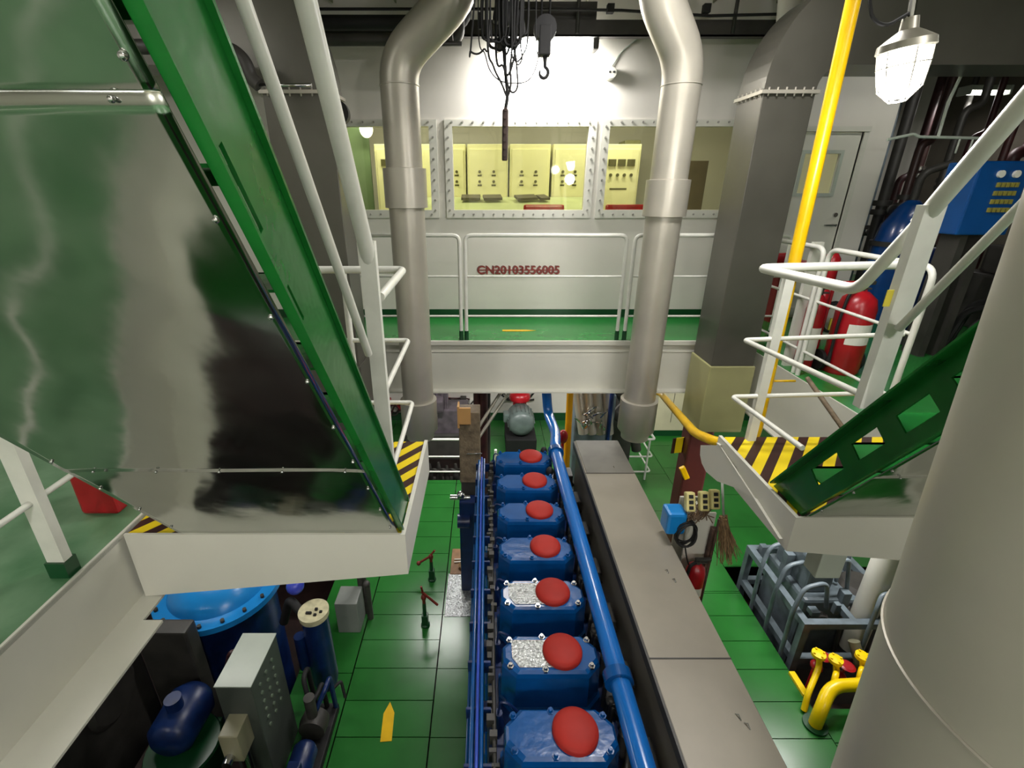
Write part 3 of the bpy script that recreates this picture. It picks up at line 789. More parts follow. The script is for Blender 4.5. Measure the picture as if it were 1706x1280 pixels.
# lit twin lamp over the middle window
q0, q1 = at(838, 76, Y=5.5), at(985, 76, Y=5.5)
t = thing('fluorescent_lamp', 'glaring fluorescent lamp above the middle window behind the crane hook', 'lamp', ((q0.x + q1.x) / 2, 5.5, q0.z))
m_ = MB(); m_.box(q0.x - .03, q1.x + .03, 5.42, 5.58, q0.z + .05, q0.z + .11, .015)
m_.build('housing', pgrey, t)
m_ = MB(); m_.box(q0.x - .06, q0.x - .0, 5.41, 5.59, q0.z - .05, q0.z + .09, .02); m_.box(q1.x, q1.x + .06, 5.41, 5.59, q0.z - .05, q0.z + .09, .02)
m_.build('end_cap', dgrey, t)
for xa, xb in ((q0.x + .0, q0.x + .49), (q0.x + .52, q1.x)):
    MB().tube([(xa, 5.5, q0.z - .015), (xb, 5.5, q0.z - .015)], .05, 16).build('diffuser', glowlamp, t)
MB().box(q0.x - .02, q1.x + .02, 5.44, 5.56, q0.z + .11, q0.z + .33).build('mounting_bracket', dgrey, t)
light('AREA', ((q0.x + q1.x) / 2, 5.5, q0.z - .085), 46, W1, q1.x - q0.x, .1, (R(40), 0, 0))
# bulkhead lamp at the upper right
def bulkhead(c, label):
    t = thing('bulkhead_lamp', label, 'lamp', c)
    cx_, cy_, cz_ = c
    tl = Matrix.Rotation(R(-8), 3, 'Y') @ Matrix.Scale(.82, 3)
    P_ = lambda x, y, z: Vector(c) + tl @ Vector((x, y, z))
    m_ = MB(); m_.lathe([(.001, -.13), (.035, -.127), (.063, -.105), (.078, -.07), (.088, .0), (.095, .055), (.095, .06), (.001, .06)], c, tl, n=32); m_.build('glass_jar', glowlamp, t)
    m_ = MB(); m_.lathe([(.100, .055), (.108, .062), (.104, .09), (.06, .12), (.035, .135), (.03, .18), (.001, .182)], c, tl, n=28); m_.build('cap', galv, t)
    m_ = MB()
    for k in range(6):
        a = math.pi * k / 3 + .3
        m_.tube([P_(.098 * math.cos(a), .098 * math.sin(a), .06), P_(.094 * math.cos(a), .094 * math.sin(a), .0), P_(.08 * math.cos(a), .08 * math.sin(a), -.09), P_(.03 * math.cos(a), .03 * math.sin(a), -.14), P_(0, 0, -.142)], .003, 6)
    m_.tube([P_(.095 * math.cos(a), .095 * math.sin(a), 0) for a in [2 * math.pi * i / 24 for i in range(25)]], .003, 6)
    m_.build('guard_cage', galv, t)
    MB().tube([P_(0, 0, .17), P_(.0, 0, .28), (cx_ + .06, cy_, 6.28)], .012, 8).build('hanger', chrome, t)
    MB().tube([P_(0, 0, .2), P_(-.1, 0, .16), P_(-.15, .02, .2), P_(-.16, .05, .3), P_(-.08, .1, .5), (cx_ - .05, cy_ + .1, 6.28)], .006, 6, .05).build('cable', black, t)
    return t
lc = at(1504, 110, Y=2.05)
bulkhead(tuple(lc), 'glaring caged bulkhead lamp hanging at the upper right')
light('POINT', (lc.x, lc.y, lc.z - .25), 26, W1, .09)
# small socket on the wall, wall lamp in the window reflection
q = at(1016, 124, Y=WY - .02)
t = thing('wall_socket', 'small round white socket on the wall right of the glaring lamp', 'socket', tuple(q))
m_ = MB(); m_.lathe([(.001, -.09), (.05, -.088), (.058, -.07), (.058, .02)], q, 'Y', 24); m_.build('body', white, t)
m_ = MB(); m_.cyl((q.x - .02, q.y - .094, q.z + .005), (q.x - .02, q.y - .088, q.z + .005), .01, n=10); m_.cyl((q.x + .02, q.y - .094, q.z + .005), (q.x + .02, q.y - .088, q.z + .005), .01, n=10); m_.build('pin_holes', black, t)
MB().tube([q + Vector((0, 0, .05)), q + Vector((.1, .01, .2)), q + Vector((.35, .01, .38)), (q.x + .5, q.y, 6.0)], .008, 8, .06).build('cable', pgrey, t)

# ================================================================== ceiling services
m_ = MB(); z = at(900, 48, Y=5.4).z
m_.box(-4.5, 4.6, 5.36, 5.44, z - .07, z - .055); m_.box(-4.5, 4.6, 5.36, 5.365, z - .07, z + .06); m_.box(-4.5, 4.6, 5.435, 5.44, z - .07, z + .06)
tag(m_.build('cable_tray', dgrey), 'long dark cable tray along the top of the control room wall', 'cable tray')
for k, u in enumerate((965, 1230, 700, 1420)):
    q = at(u, 20, Y=5.3); tag(MB().cyl((q.x, 5.35, z - .05), (q.x, 5.35, 6.3), .018, n=8).build('tray_hanger', dgrey), ['thin tray hanger just right of the crane hook', 'tray hanger between the right silver duct and the white pipe', 'tray hanger behind the elbow of the left silver duct', 'tray hanger behind the bend of the grey duct'][k], 'hanger')
p0 = at(500, 66, Y=5.0)
t = thing('dark_pipe_run', 'dark ceiling pipe with four upturned branches behind the left silver duct', 'pipe', (p0.x, 5.0, p0.z))
MB().tube([(-3.2, 5.0, p0.z), (at(765, 70, Y=5.0).x, 5.0, p0.z), (at(765, 70, Y=5.0).x, 5.0, 6.3)], .05, 14, .08).build('main_pipe', dgrey, t)
for k, u in enumerate((726, 742, 752)): q = at(u, 66, Y=5.0); MB().tube([(q.x, 4.9, p0.z - .03), (q.x, 4.88, 6.2)], .022, 8).build('branch', dgrey, t)
MB().tube([(at(700, 60, Y=5).x, 4.92, p0.z - .05), (at(770, 60, Y=5).x, 4.92, p0.z - .05)], .018, 8).build('branch', dgrey, t)
tag(MB().tube([(-4.6, 5.15, at(560, 38, Y=5.15).z), (-.2, 5.15, at(560, 38, Y=5.15).z), (-.2, 5.15, 6.3)], .06, 12, .1).build('dark_pipe', black), 'upper dark ceiling pipe behind the left silver duct', 'pipe')
if 0: tag(MB().tube([(-3.3, 5.15, 1), (-.2, 5.15, at(560, 38, Y=5.15).z)], .06, 12).build('dark_pipe', black), 'upper dark ceiling pipe behind the left silver duct', 'pipe')
m_ = MB(); zc = at(900, 15, Y=5.2).z
m_.tube([(-1.5, 5.2, zc), (.6, 5.2, zc), (1.2, 5.2, zc - .01), (2.0, 5.2, zc - .05), (3, 5.2, zc - .03)], .012, 6)
for u in (1017, 1177): q = at(u, 14, Y=5.19); m_.box(q.x - .03, q.x + .03, 5.16, 5.22, q.z - .035, q.z + .03)
tag(m_.build('ceiling_cable', black), 'black ceiling cable with two small junctions above the wall', 'cable')
t = thing('gooseneck_pipe', 'dark gooseneck vent pipe beside the upper part of the left ladder', 'pipe', tuple(at(430, 130, Y=3.8)))
MB().tube([(-4.6, 3.8, at(350, 78, Y=3.8).z), at(350, 78, Y=3.8), at(385, 82, Y=3.8), at(408, 100, Y=3.8), at(418, 130, Y=3.8), at(432, 142, Y=3.8)], .045, 14, .06).build('pipe_body', dgrey, t)
q = at(432, 142, Y=3.8); MB().tube([q, q + Vector((.36, 0, .0))], .012, 8).build('rod', chrome, t)
q = at(566, 190, Y=4.3)
t = thing('floodlight', 'black spotlight with hanging cable beside the left ladder handrail', 'lamp', tuple(q))
m_ = MB(); m_.lathe([(.001, .12), (.06, .1), (.085, 0), (.09, -.08), (.001, -.07)], q, 'Y', 20); m_.build('lamp_head', black, t)
MB().tube([(-1.18, 4.3, at(540, 155, Y=4.3).z), at(555, 160, Y=4.3), q + Vector((0, 0, .08))], .025, 8, .04).build('arm', black, t)
MB().tube([q, at(572, 230, Y=4.3), at(578, 300, Y=4.3)], .006, 6, .04).build('cable', black, t)

# ================================================================== hoist hook, pendant and hanging cables
YH = 4.2
t = thing('crane_hook', 'crane hook block hanging in front of the glaring lamp', 'crane hook', tuple(at(907, 130, Y=YH)))
q = at(908, 48, Y=YH)
m_ = MB(); m_.lathe([(.001, -.05), (.08, -.045), (.085, 0), (.08, .045), (.001, .05)], q, 'Y', 24); m_.box(q.x - .045, q.x + .045, YH - .05, YH + .05, q.z - .17, q.z + .02, .01)
m_.build('hook_block', black, t)
m_ = MB(); a = at(908, 92, Y=YH)
pts = [at(908, 78, Y=YH), at(908, 100, Y=YH)]
for k in range(12):
    g_ = R(75 - 285 * k / 11); cc = at(906, 121, Y=YH); pts.append(cc + Vector((math.cos(g_) * .032, 0, math.sin(g_) * .036)))
m_.tube(pts, [.026, .015] + [.013] * 9 + [.010, .008, .004], 10); m_.build('hook', black, t)
m_ = MB()
for dx in (-.03, .03): m_.tube([(q.x + dx, YH, q.z), (q.x + dx, YH, 6.3)], .008, 6)
m_.build('hoist_rope', black, t)
t = thing('pendant_control', 'long dark pendant control hanging on a cable before the middle window', 'pendant control', tuple(at(844, 268, Y=4.0)))
m_ = MB(); pa, pb_ = at(842, 182, Y=4.0), at(844, 268, Y=4.0)
m_.box(pa.x - .022, pa.x + .022, 3.98, 4.02, pb_.z, pa.z, .01)
for k in range(7): z = pb_.z + .04 + .05 * k; m_.cyl((pa.x, 3.965, z), (pa.x, 3.99, z), .013, n=8)
m_.build('control_stick', mat('dark_brown_rubber', srgb(62, 44, 38), .6, noise=.25, scale=20), t)
MB().tube([pa, at(846, 160, Y=4.0), at(842, 120, Y=4.0), at(838, 60, Y=4.0), (at(838, 60, Y=4.0).x, 4.0, 6.3)], .012, 8, .1).build('cable', black, t)
t = thing('cable_bundle', 'tangle of black looped cables hanging from the ceiling left of the crane hook', 'cable bundle', tuple(at(840, 60, Y=4.1)))
rc = random.Random(3)
def loop(us, y, r=.006, nm='cable'):
    y -= .24
    pts = [at(u, v, Y=y) for u, v in us]; pts[0].z = 6.29; pts[-1].z = 6.29
    # smooth with Catmull-Rom
    q = []
    P4 = [pts[0]] + pts + [pts[-1]]
    for i in range(1, len(P4) - 2):
        a, b, c, d_ = P4[i - 1:i + 3]
        for k in range(6):
            s_ = k / 6
            q.append(.5 * ((2 * b) + (c - a) * s_ + (2 * a - 5 * b + 4 * c - d_) * s_ ** 2 + (3 * b - a - 3 * c + d_) * s_ ** 3))
    q.append(pts[-1])
    MB().tube(q, r, 6).build(nm, black, t)
loop([(800, 5), (797, 50), (808, 90), (818, 120), (840, 137), (880, 134), (897, 95), (893, 60), (890, 5)], 4.12, .004)
loop([(815, 5), (812, 60), (822, 110), (836, 140), (845, 160), (851, 140), (850, 110), (853, 60), (850, 5)], 4.02, .007)
loop([(808, 5), (785, 72), (784, 85), (795, 90), (806, 82), (815, 60), (820, 5)], 4.06, .006)
loop([(830, 5), (826, 80), (838, 110), (846, 125), (854, 105), (860, 60), (868, 5)], 4.08, .008)
loop([(845, 5), (842, 90), (850, 150), (862, 145), (860, 100), (858, 50), (872, 5)], 4.1, .006)
loop([(812, 5), (803, 40), (812, 62), (825, 66), (836, 40), (842, 5)], 4.14, .009)
for k in range(12):
    u0 = 806 + rc.random() * 60; wv = 10 + rc.random() * 22; vb = 45 + rc.random() * 65
    loop([(u0, 5), (u0 + rc.uniform(-14, 4), vb * .55), (u0 + wv * .35, vb), (u0 + wv * .8, vb * .9), (u0 + wv + rc.uniform(-8, 8), vb * .45), (u0 + wv, 5)], 4.02 + .014 * k, rc.choice((.005, .007, .009)))
m_ = MB()
q = at(838, 22, Y=4.1); m_.obox((q.x, 4.1, q.z), (.13, .1, .13), Matrix.Rotation(.2, 3, 'Y'), .02)
q = at(868, 40, Y=4.1); m_.obox((q.x, 4.1, q.z), (.05, .06, .16), Matrix.Rotation(-.2, 3, 'Y'), .015)
q = at(800, 35, Y=4.1); m_.obox((q.x, 4.1, q.z), (.035, .04, .1), None, .01)
m_.build('plug_body', black, t)

# ================================================================== inside the control room
light('AREA', (-1.2, 6.45, 6.0), 42, (1, .98, .84), 1.2, .3); light('AREA', (1.6, 6.45, 6.0), 42, (1, .98, .84), 1.2, .3)
for (x, ww) in ((-1.2, 'left'), (1.6, 'right')): fitting('control_room_lamp', 'tube lamp on the control room ceiling behind the %s window' % ww, x, 6.45, 6.1)
yc_ = 6.9
def cabx(u, v=285): return at(u, v, Y=yc_).x
zt_, zb_ = at(800, 240, Y=yc_).z, UP
edges = [626, 700, 777, 845, 848, 916, 921, 978, 1015, 1064]
def cabinet(u0, u1, label, kind, group='switchboard cabinets in the control room'):
    x0, x1 = cabx(u0), cabx(u1)
    t = thing('switchboard_cabinet', label, 'cabinet', ((x0 + x1) / 2, yc_, UP), group)
    MB().box(x0, x1, yc_, yc_ + .5, UP, zt_, .01).build('cabinet_body', cream, t)
    m_ = MB(); m_.box(x0 + .03, x1 - .03, yc_ - .015, yc_, UP + .1, zt_ - .06, .004); dr_ = m_.build('door', cream, t)
    m_ = MB(); zz = at(800, 300, Y=yc_).z
    if kind in (1, 2):
        for r_ in range(2):
            for c_ in range(2 if kind == 1 else 3):
                xx = x0 + (x1 - x0) * (.3 + .35 * c_ * (1 if kind == 1 else .7)); z_ = zz - .02 + .12 * r_
                m_.cyl((xx, yc_ - .04, z_), (xx, yc_ - .015, z_), .018, n=10); m_.box(xx - .028, xx + .028, yc_ - .018, yc_ - .015, z_ - .055, z_ - .035)
    if kind in (0, 3):
        for c_ in range(3): xx = x0 + (x1 - x0) * (.22 + .26 * c_); m_.box(xx - .05, xx + .05, yc_ - .03, yc_ - .015, zz + .17, zz + .25)
        for c_ in range(4): xx = x0 + (x1 - x0) * (.2 + .19 * c_); m_.cyl((xx, yc_ - .04, zz + .06), (xx, yc_ - .015, zz + .06), .02, n=10)
        m_.box(x0 + .1, x1 - .15, yc_ - .018, yc_ - .015, zz - .12, zz - .1)
    m_.build('gauges_and_switches', indic, t)
cabinet(626, 702, 'cream switchboard cabinet behind the left window', 0, None)
cabinet(704, 776, 'cream switchboard cabinet at the left edge of the middle window', 2, None)
cabinet(779, 846, 'cream switchboard cabinet left of the pendant control, behind the middle window', 1, None)
cabinet(849, 916, 'cream switchboard cabinet right of the pendant control, behind the middle window', 1, None)
cabinet(920, 978, 'cream switchboard cabinet at the right edge of the middle window', 1, None)
cabinet(1005, 1065, 'cream cabinet with a row of gauges behind the right window', 3, None)
t = thing('control_desk', 'cream control desk behind the middle window, below the switchboard cabinets', 'desk', (.35, 6.5, UP))
MB().box(cabx(700), cabx(985), 6.28, 6.85, UP, 4.18, .01).build('desk_body', mat('pale_green_desk', srgb(196, 200, 150), .5), t)
MB().prism([(cabx(698), 6.12, 4.26), (cabx(698), 6.87, 4.40), (cabx(698), 6.87, 4.17), (cabx(698), 6.12, 4.17)], (cabx(987) - cabx(698), 0, 0)).build('desk_top', mat('desk_top_green', srgb(176, 184, 138), .4), t)
for k, (u0, u1, ww) in enumerate(((768, 800, 'leftmost'), (805, 836, 'second from the left'), (860, 895, 'third from the left'), (898, 914, 'small one at the right'))):
    x0, x1 = at(u0, 325, Y=6.5).x, at(u1, 325, Y=6.5).x
    tag(MB().obox(((x0 + x1) / 2, 6.62, 4.40), (x1 - x0, .2, .03), Matrix.Rotation(R(11), 3, 'X') @ Matrix.Rotation(.1 * k, 3, 'Z')).build('log_book', mat('dull_grey_book', srgb(84, 78, 66), .6)) , 'grey log book on the control desk, ' + ww, 'book')
def chair(u, label):
    q = at(u, 345, Y=6.02)
    t = thing('office_chair', label, 'chair', (q.x, 6.05, UP))
    m_ = MB(); m_.box(q.x - .24, q.x + .24, 5.93, 5.99, 3.6, q.z + .03, .03); m_.build('backrest', redp, t)
    m_ = MB(); m_.box(q.x - .24, q.x + .24, 5.98, 6.22, 3.45, 3.52, .03); m_.build('seat', redp, t)
    m_ = MB(); m_.cyl((q.x, 6.1, UP + .05), (q.x, 6.1, 3.45), .03); m_.build('column', black, t)
    m_ = MB(); 
    for k in range(5): a = k * 1.2566; m_.cyl((q.x, 6.1, UP + .06), (q.x + .2 * math.cos(a), 6.1 + .1 * math.sin(a), UP + .03), .02, .015, 8)
    m_.build('foot', black, t)
chair(905, 'red chair back behind the lower edge of the middle window')
chair(1040, 'red chair back behind the lower left of the right window')
t = thing('notice_board', 'dark board standing behind the right window beside the silver duct', 'board', (at(1158, 300, Y=7.4).x, 7.4, UP))
x0, x1 = at(1140, 300, Y=7.4).x, at(1176, 300, Y=7.4).x
MB().box(x0, x1, 7.4, 7.45, UP, at(1150, 268, Y=7.4).z).build('board', mat('brown_grey_board', srgb(96, 84, 66), .6, noise=.2), t)
tag(MB().box(cabx(1066) + .1, cabx(1066) + .35, 8.2, 8.6, UP, 5.2, .02).build('tall_locker', beige), 'tall beige locker at the back of the control room behind the right window', 'locker')
q = at(610, 215, Y=7.2)
tag(MB().sphere((q.x, 7.2, q.z), .09, (1, 1, 1.2)).build('globe_lamp', glowlow), 'small lit globe lamp behind the top of the left window', 'lamp')
# curtain-like green panel seen in left window
tag(MB().box(at(585, 280, Y=7.3).x, at(618, 280, Y=7.3).x, 7.3, 7.34, UP, 5.5).build('green_screen', mat('pale_green_panel', srgb(110, 134, 96), .6)), 'pale green panel standing behind the left window', 'panel')

# ================================================================== right deck: extinguishers, door side, machinery
def extinguisher(c, r, h, label, wheeled=False, lab=None):
    t = thing('fire_extinguisher', label, 'fire extinguisher', c)
    x, y, z = c
    m_ = MB(); m_.lathe([(r * .9, 0), (r, .02), (r, h * .72), (r * .85, h * .82), (r * .4, h * .89), (.02, h * .9)], c, 'Z', 28); m_.build('cylinder', redp, t)
    m_ = MB(); m_.cyl((x, y, z + h * .88), (x, y, z + h * .96), .02, n=10); m_.box(x - .02, x + .09, y - .012, y + .012, z + h * .96, z + h, .004); m_.box(x - .02, x + .07, y - .012, y + .012, z + h * .91, z + h * .93, .004)
    m_.build('valve_handle', dgrey, t)
    m_ = MB(); m_.tube([(x, y, z + h * .92), (x - r * .9, y - r * .3, z + h * .9), (x - r * 1.15, y - r * .4, z + h * .6), (x - r * 1.1, y - r * .4, z + h * .25)], .012, 8, .08); m_.lathe([(.012, h * .25), (.02, h * .1)], (x - r * 1.1, y - r * .4, z), 'Z', 10)
    m_.build('hose', black, t)
    if lab:
        m_ = MB(); n_ = 8; a0, a1 = R(225), R(305)
        pa = [Vector((x + (r + .002) * math.cos(a0 + (a1 - a0) * k / n_), y + (r + .002) * math.sin(a0 + (a1 - a0) * k / n_), z + h * lab[0])) for k in range(n_ + 1)]
        vs = [m_.bm.verts.new(p) for p in pa]; v2 = [m_.bm.verts.new(p + Vector((0, 0, h * lab[1]))) for p in pa]
        for k in range(n_): m_.bm.faces.new((vs[k], vs[k + 1], v2[k + 1], v2[k]))
        o = m_.build('label_sticker', paper, t); so = o.modifiers.new('t', 'SOLIDIFY'); so.thickness = .001
    if wheeled:
        for s_ in (-1, 1): m_ = MB(); m_.cyl((x + s_ * (r + .01), y + .05, z + .09), (x + s_ * (r + .04), y + .05, z + .09), .09, n=20); m_.build('wheel', black, t)
        m_ = MB(); m_.tube([(x - r, y + r, z + .1), (x - r, y + r, z + h * .95), (x + r, y + r, z + h * .95), (x + r, y + r, z + .1)], .014, 8, .05); m_.build('frame', redp, t)
    return t
def deckpt(u, v): return at(u, v, Z=UP)
q = deckpt(1396, 618)
extinguisher((q.x, q.y, UP), .14, .78, 'stout wheeled red fire extinguisher behind the right landing rail', True, (.35, .22))
q = deckpt(1346, 618)
extinguisher((q.x, q.y + .1, UP), .075, .72, 'slim red fire extinguisher with a long white label beside the white post', False, (.12, .4))
q = deckpt(1372, 590)
extinguisher((q.x + .02, q.y + .25, UP), .07, .66, 'slim red fire extinguisher with yellow tag standing behind the other two', False, (.35, .2))
q = deckpt(1318, 600)
t = thing('white_stanchion', 'white flat post on the right deck between the duct and the extinguishers', 'post', (q.x, q.y, UP))
MB().box(2.66, 2.74, 4.0, 4.04, UP, 4.1).build('post', white, t)
t = thing('extinguisher_cabinet', 'red hose cabinet on the control room wall behind the yellow pipe', 'cabinet', (2.9, 5.5, 3.3))
q0, q1 = at(1275, 560, Y=5.5), at(1312, 440, Y=5.5)
MB().box(q0.x, q1.x, 5.5, WY - .02, q0.z, q1.z, .015).build('box_body', mat('brown_red_paint', srgb(120, 34, 30), .45, noise=.15), t)
MB().box(q0.x + .1, q1.x - .04, 5.49, 5.5, (q0.z + q1.z) / 2 + .1, (q0.z + q1.z) / 2 + .2).build('sticker', paper, t)
q = at(1305, 432, Y=5.3); m_ = MB(); m_.cyl((q.x - .12, 5.3, q.z), (q.x + .16, 5.3, q.z + .02), .06, n=20)
tag(m_.build('red_canister', redp), 'red horizontal canister on top of the hose cabinet beside the grey duct', 'canister')
q = at(1382, 448, Y=4.6); m_ = MB(); m_.lathe([(.06, -.14), (.07, -.12), (.07, .1), (.03, .16), (.001, .17)], (q.x, 4.6, q.z), 'Z', 20); m_.box(q.x - .04, q.x + .04, 4.66, WY, q.z - .02, q.z + .02)
tag(m_.build('alarm_bell', redp), 'small red alarm hung on the wall below the control room door handle', 'alarm')
q = at(1392, 530, Y=4.7); t = thing('hose_reel', 'black and white hose bundle with a yellow tag behind the extinguishers', 'hose', (q.x, 4.7, q.z - .2))
m_ = MB()
for k in range(4): m_.tube([(q.x + .13 * math.cos(a), 4.7 + .02 * k, q.z + .15 * math.sin(a)) for a in [2 * math.pi * i / 20 for i in range(21)]], .012, 8)
m_.build('hose_coil', black, t)
MB().box(q.x - .06, q.x + .07, 4.675, 4.69, q.z - .12, q.z + .0).build('tag', yell2, t)
MB().box(q.x - .16, q.x + .16, 4.8, 4.86, UP, q.z + .25).build('backing_plate', white, t)
tag(MB().tube([at(1345, 630, Y=3.2), at(1405, 715, Y=2.75)], .016, 8).build('wooden_stick', wood), 'bare wooden stick leaning on the right landing behind the ladder', 'stick')
# machinery room on the right
rp = random.Random(11)
mm = [dred, dgrey, mat('brown_pipe', srgb(70, 48, 44), .4, noise=.3), dgrey, machg]
for k in range(16):
    x = 4.75 + .62 * (k % 4) + .2 * (k // 4 % 2); y = 6.1 + .7 * (k // 4); r_ = .03 + rp.random() * .06
    pts = [(x, y, UP), (x, y, 4.2 + rp.random() * 1.4)]
    if rp.random() < .5: pts += [(x + rp.uniform(.1, .22), y, pts[-1][2] + .05), (x + .24, y + .1, 6.28)]
    else: pts += [(x, y, 6.28)]
    t = thing('machinery_pipe', '', 'pipe', (x, y, UP))
    t['label'] = 'dark pipe rising in the dim machinery space right of the control room wall'; t['group'] = 'pipes in the dim machinery space'
    MB().tube(pts, r_, 12, .1).build('pipe_run', rp.choice(mm), t)
    z = 3.7 + rp.random() * 1.2
    m_ = MB(); m_.lathe([(r_, -.03), (r_ + .04, -.03), (r_ + .04, .03), (r_, .03)], (x, y, z), 'Z', 16); m_.lathe([(r_, .07), (r_ + .04, .07), (r_ + .04, .13), (r_, .13)], (x, y, z), 'Z', 16)
    m_.tube([(x, y, z), (x, y - r_ - .12, z + .03)], .012, 6); m_.lathe([(.05, -.01), (.065, 0), (.05, .01)], (x, y - r_ - .12, z + .03), 'Y', 16); m_.build('valve', rp.choice((dgrey, chrome, dgrey)), t)
t = thing('hanging_rack', 'thin light grey pipe rack crossing in front of the dark machinery', 'pipe rack', tuple(at(1560, 228, Y=4.6)))
MB().tube([at(1478, 233, Y=4.6), at(1523, 223, Y=4.6), at(1530, 228, Y=4.6), at(1660, 231, Y=4.6)], .012, 8, .03).build('rail', pgrey, t)
a = at(1563, 228, Y=4.6); MB().tube([a, at(1580, 170, Y=4.6), (at(1580, 170, Y=4.6).x + .2, 4.6, 6.28)], .012, 8).build('hanger', pgrey, t)
for u in (1600, 1622): a = at(u, 230, Y=4.6); MB().tube([a, a - Vector((0, 0, .12))], .008, 6).build('drop', pgrey, t)
q = at(1518, 385, Y=5.6)
t = thing('blue_compressor', 'blue compressor with domed top standing beyond the right end of the wall', 'compressor', (q.x, 5.6, UP))
m_ = MB(); m_.lathe([(.24, 0), (.26, .3), (.26, q.z - UP - .15), (.23, q.z - UP + .06), (.12, q.z - UP + .26), (.06, q.z - UP + .32), (.001, q.z - UP + .33)], (q.x, 5.7, UP), 'Z', 32); m_.build('tank', mat('compressor_blue', srgb(6, 66, 134), .25, noise=.12, scale=5, coat=.3), t)
m_ = MB(); m_.tube([(q.x, 5.7, q.z + .25), (q.x, 5.7, q.z + .6), (q.x + .3, 5.7, q.z + .7)], .04, 12, .1); m_.build('top_pipe', dgrey, t); m_ = MB()
m_.lathe([(.26, 0), (.29, 0), (.29, .05), (.26, .05)], (q.x, 5.7, q.z - .17), 'Z', 32); m_.build('tank_band', dgrey, t)
m_ = MB(); m_.cyl((q.x - .3, 5.2, UP + .75), (q.x + .1, 5.2, UP + .75), .15); m_.box(q.x - .25, q.x + .05, 5.1, 5.3, UP, UP + .62); m_.build('motor', dblue, t)
q0, q1 = at(1592, 392, Y=4.2), at(1725, 268, Y=4.2)
t = thing('blue_control_box', 'blue electrical control box with yellow button grid right of the handrail', 'control box', ((q0.x + q1.x) / 2, 4.2, UP))
MB().box(q0.x, q1.x, 4.2, 4.5, q0.z, q1.z, .015).build('box_body', mat('panel_blue', srgb(6, 72, 138), .3, noise=.1, scale=4), t)
m_ = MB(); m_.box(q0.x + .1, q0.x + .16, 4.25, 4.45, UP, q0.z); m_.box(q1.x - .16, q1.x - .1, 4.25, 4.45, UP, q0.z); m_.build('stand', dgrey, t)
a, b = at(1648, 350, Y=4.19), at(1695, 308, Y=4.19)
for i in range(5):
    for j in range(4): x = a.x + (b.x - a.x) * i / 4; z = a.z + (b.z - a.z) * j / 3; m_ = MB(); m_.box(x - .011, x + .011, 4.185, 4.2, z - .018, z + .018); m_.build('button', mat('dull_yellow', srgb(150, 140, 60), .5), t)
for u in (1668, 1694): a = at(u, 290, Y=4.19); m_ = MB(); m_.cyl((a.x, 4.18, a.z), (a.x, 4.2, a.z), .028, n=20); m_.build('dial', paper, t)
for k in range(7):
    m_ = MB(); x = 4.0 + rp.random() * 1.6; y = 3.9 + rp.random() * .8
    m_.tube([(x, y, UP), (x + .1, y, UP + .4), (x + .3, y, UP + .45), (x + .4, y + .1, UP + .2)], .02 + rp.random() * .03, 8, .08)
    tag(m_.build('floor_hose', black), 'dark hose lying on the right deck below the blue control box', 'hose', 'hoses below the blue control box')
m_ = MB(); m_.box(5.5, 6.8, 4.9, 5.7, UP, UP + .6, .03); m_.box(5.6, 6.0, 5.0, 5.5, UP + .6, UP + .9, .03); m_.cyl((6.1, 5.3, UP + .75), (6.6, 5.3, UP + .75), .2)
tag(m_.build('dark_pump_unit', dgrey), 'dark pump unit on the right deck behind the blue control box', 'pump')

# ================================================================== pillar with clutter under the right landing
px_, py_ = 1.50, 2.80
t = thing('support_pillar', 'white steel pillar under the corner of the right landing', 'pillar', (px_, py_, 0))
m_ = MB(); m_.box(px_ - .09, px_ + .09, py_ - .1, py_ - .085, 0, 2.42); m_.box(px_ - .09, px_ + .09, py_ + .085, py_ + .1, 0, 2.42); m_.box(px_ - .008, px_ + .008, py_ - .085, py_ + .085, 0, 2.42)
m_.build('pillar_beam', white, t)
pf = py_ - .1
def pill(u, v, dy=.02): return at(u, v, Y=pf - dy)
for (u, v, ww) in ((1149, 836, 'left'), (1172, 835, 'middle'), (1190, 832, 'right')):
    q = pill(u, v, .06)
    t = thing('socket_outlet', 'cream three hole socket on the pillar under the right landing, %s one of three' % ww, 'socket', tuple(q))
    rot = Matrix.Rotation(R(-25), 3, 'X')
    MB().obox(q, (.062, .05, .13), rot, .012).build('socket_body', mat('socket_cream', srgb(206, 196, 130), .5), t)
    m_ = MB()
    for k in (-1, 0, 1): c_ = q + rot @ Vector((0, -.026, k * .037)); m_.obox(c_, (.03, .006, .024), rot, .004)
    m_.build('socket_holes', black, t)
q = pill(1126, 858, .05)
t = thing('blue_box', 'bright blue plastic box hanging on the left side of the pillar with sockets', 'box', tuple(q))
MB().box(q.x - .07, q.x + .06, q.y - .05, q.y + .08, q.z - .13, q.z + .04, .02).build('box_body', cblue, t)
q = pill(1145, 893, .12)
t = thing('cable_coil', 'black coil of cable hanging on the pillar beneath the blue box', 'cable', tuple(q))
m_ = MB()
for k in range(7):
    rr = .085 + .006 * (k % 3); m_.tube([(q.x + rr * math.cos(a) * .75, q.y + .008 * k + .01 * math.sin(2 * a + k), q.z + rr * math.sin(a) * 1.05) for a in [2 * math.pi * i / 24 for i in range(25)]], .006, 6)
m_.build('coil', black, t)
MB().tube([q + Vector((0, 0, -.09)), q + Vector((.02, -.01, -.18)), q + Vector((.05, .0, -.25))], .005, 6, .03).build('cable_tail', black, t)
q = pill(1152, 985, .1)
ex = extinguisher((q.x, q.y, q.z - .12), .065, .42, 'small red extinguisher with white labels on the pillar beside the grey casing', False, (.3, .18))
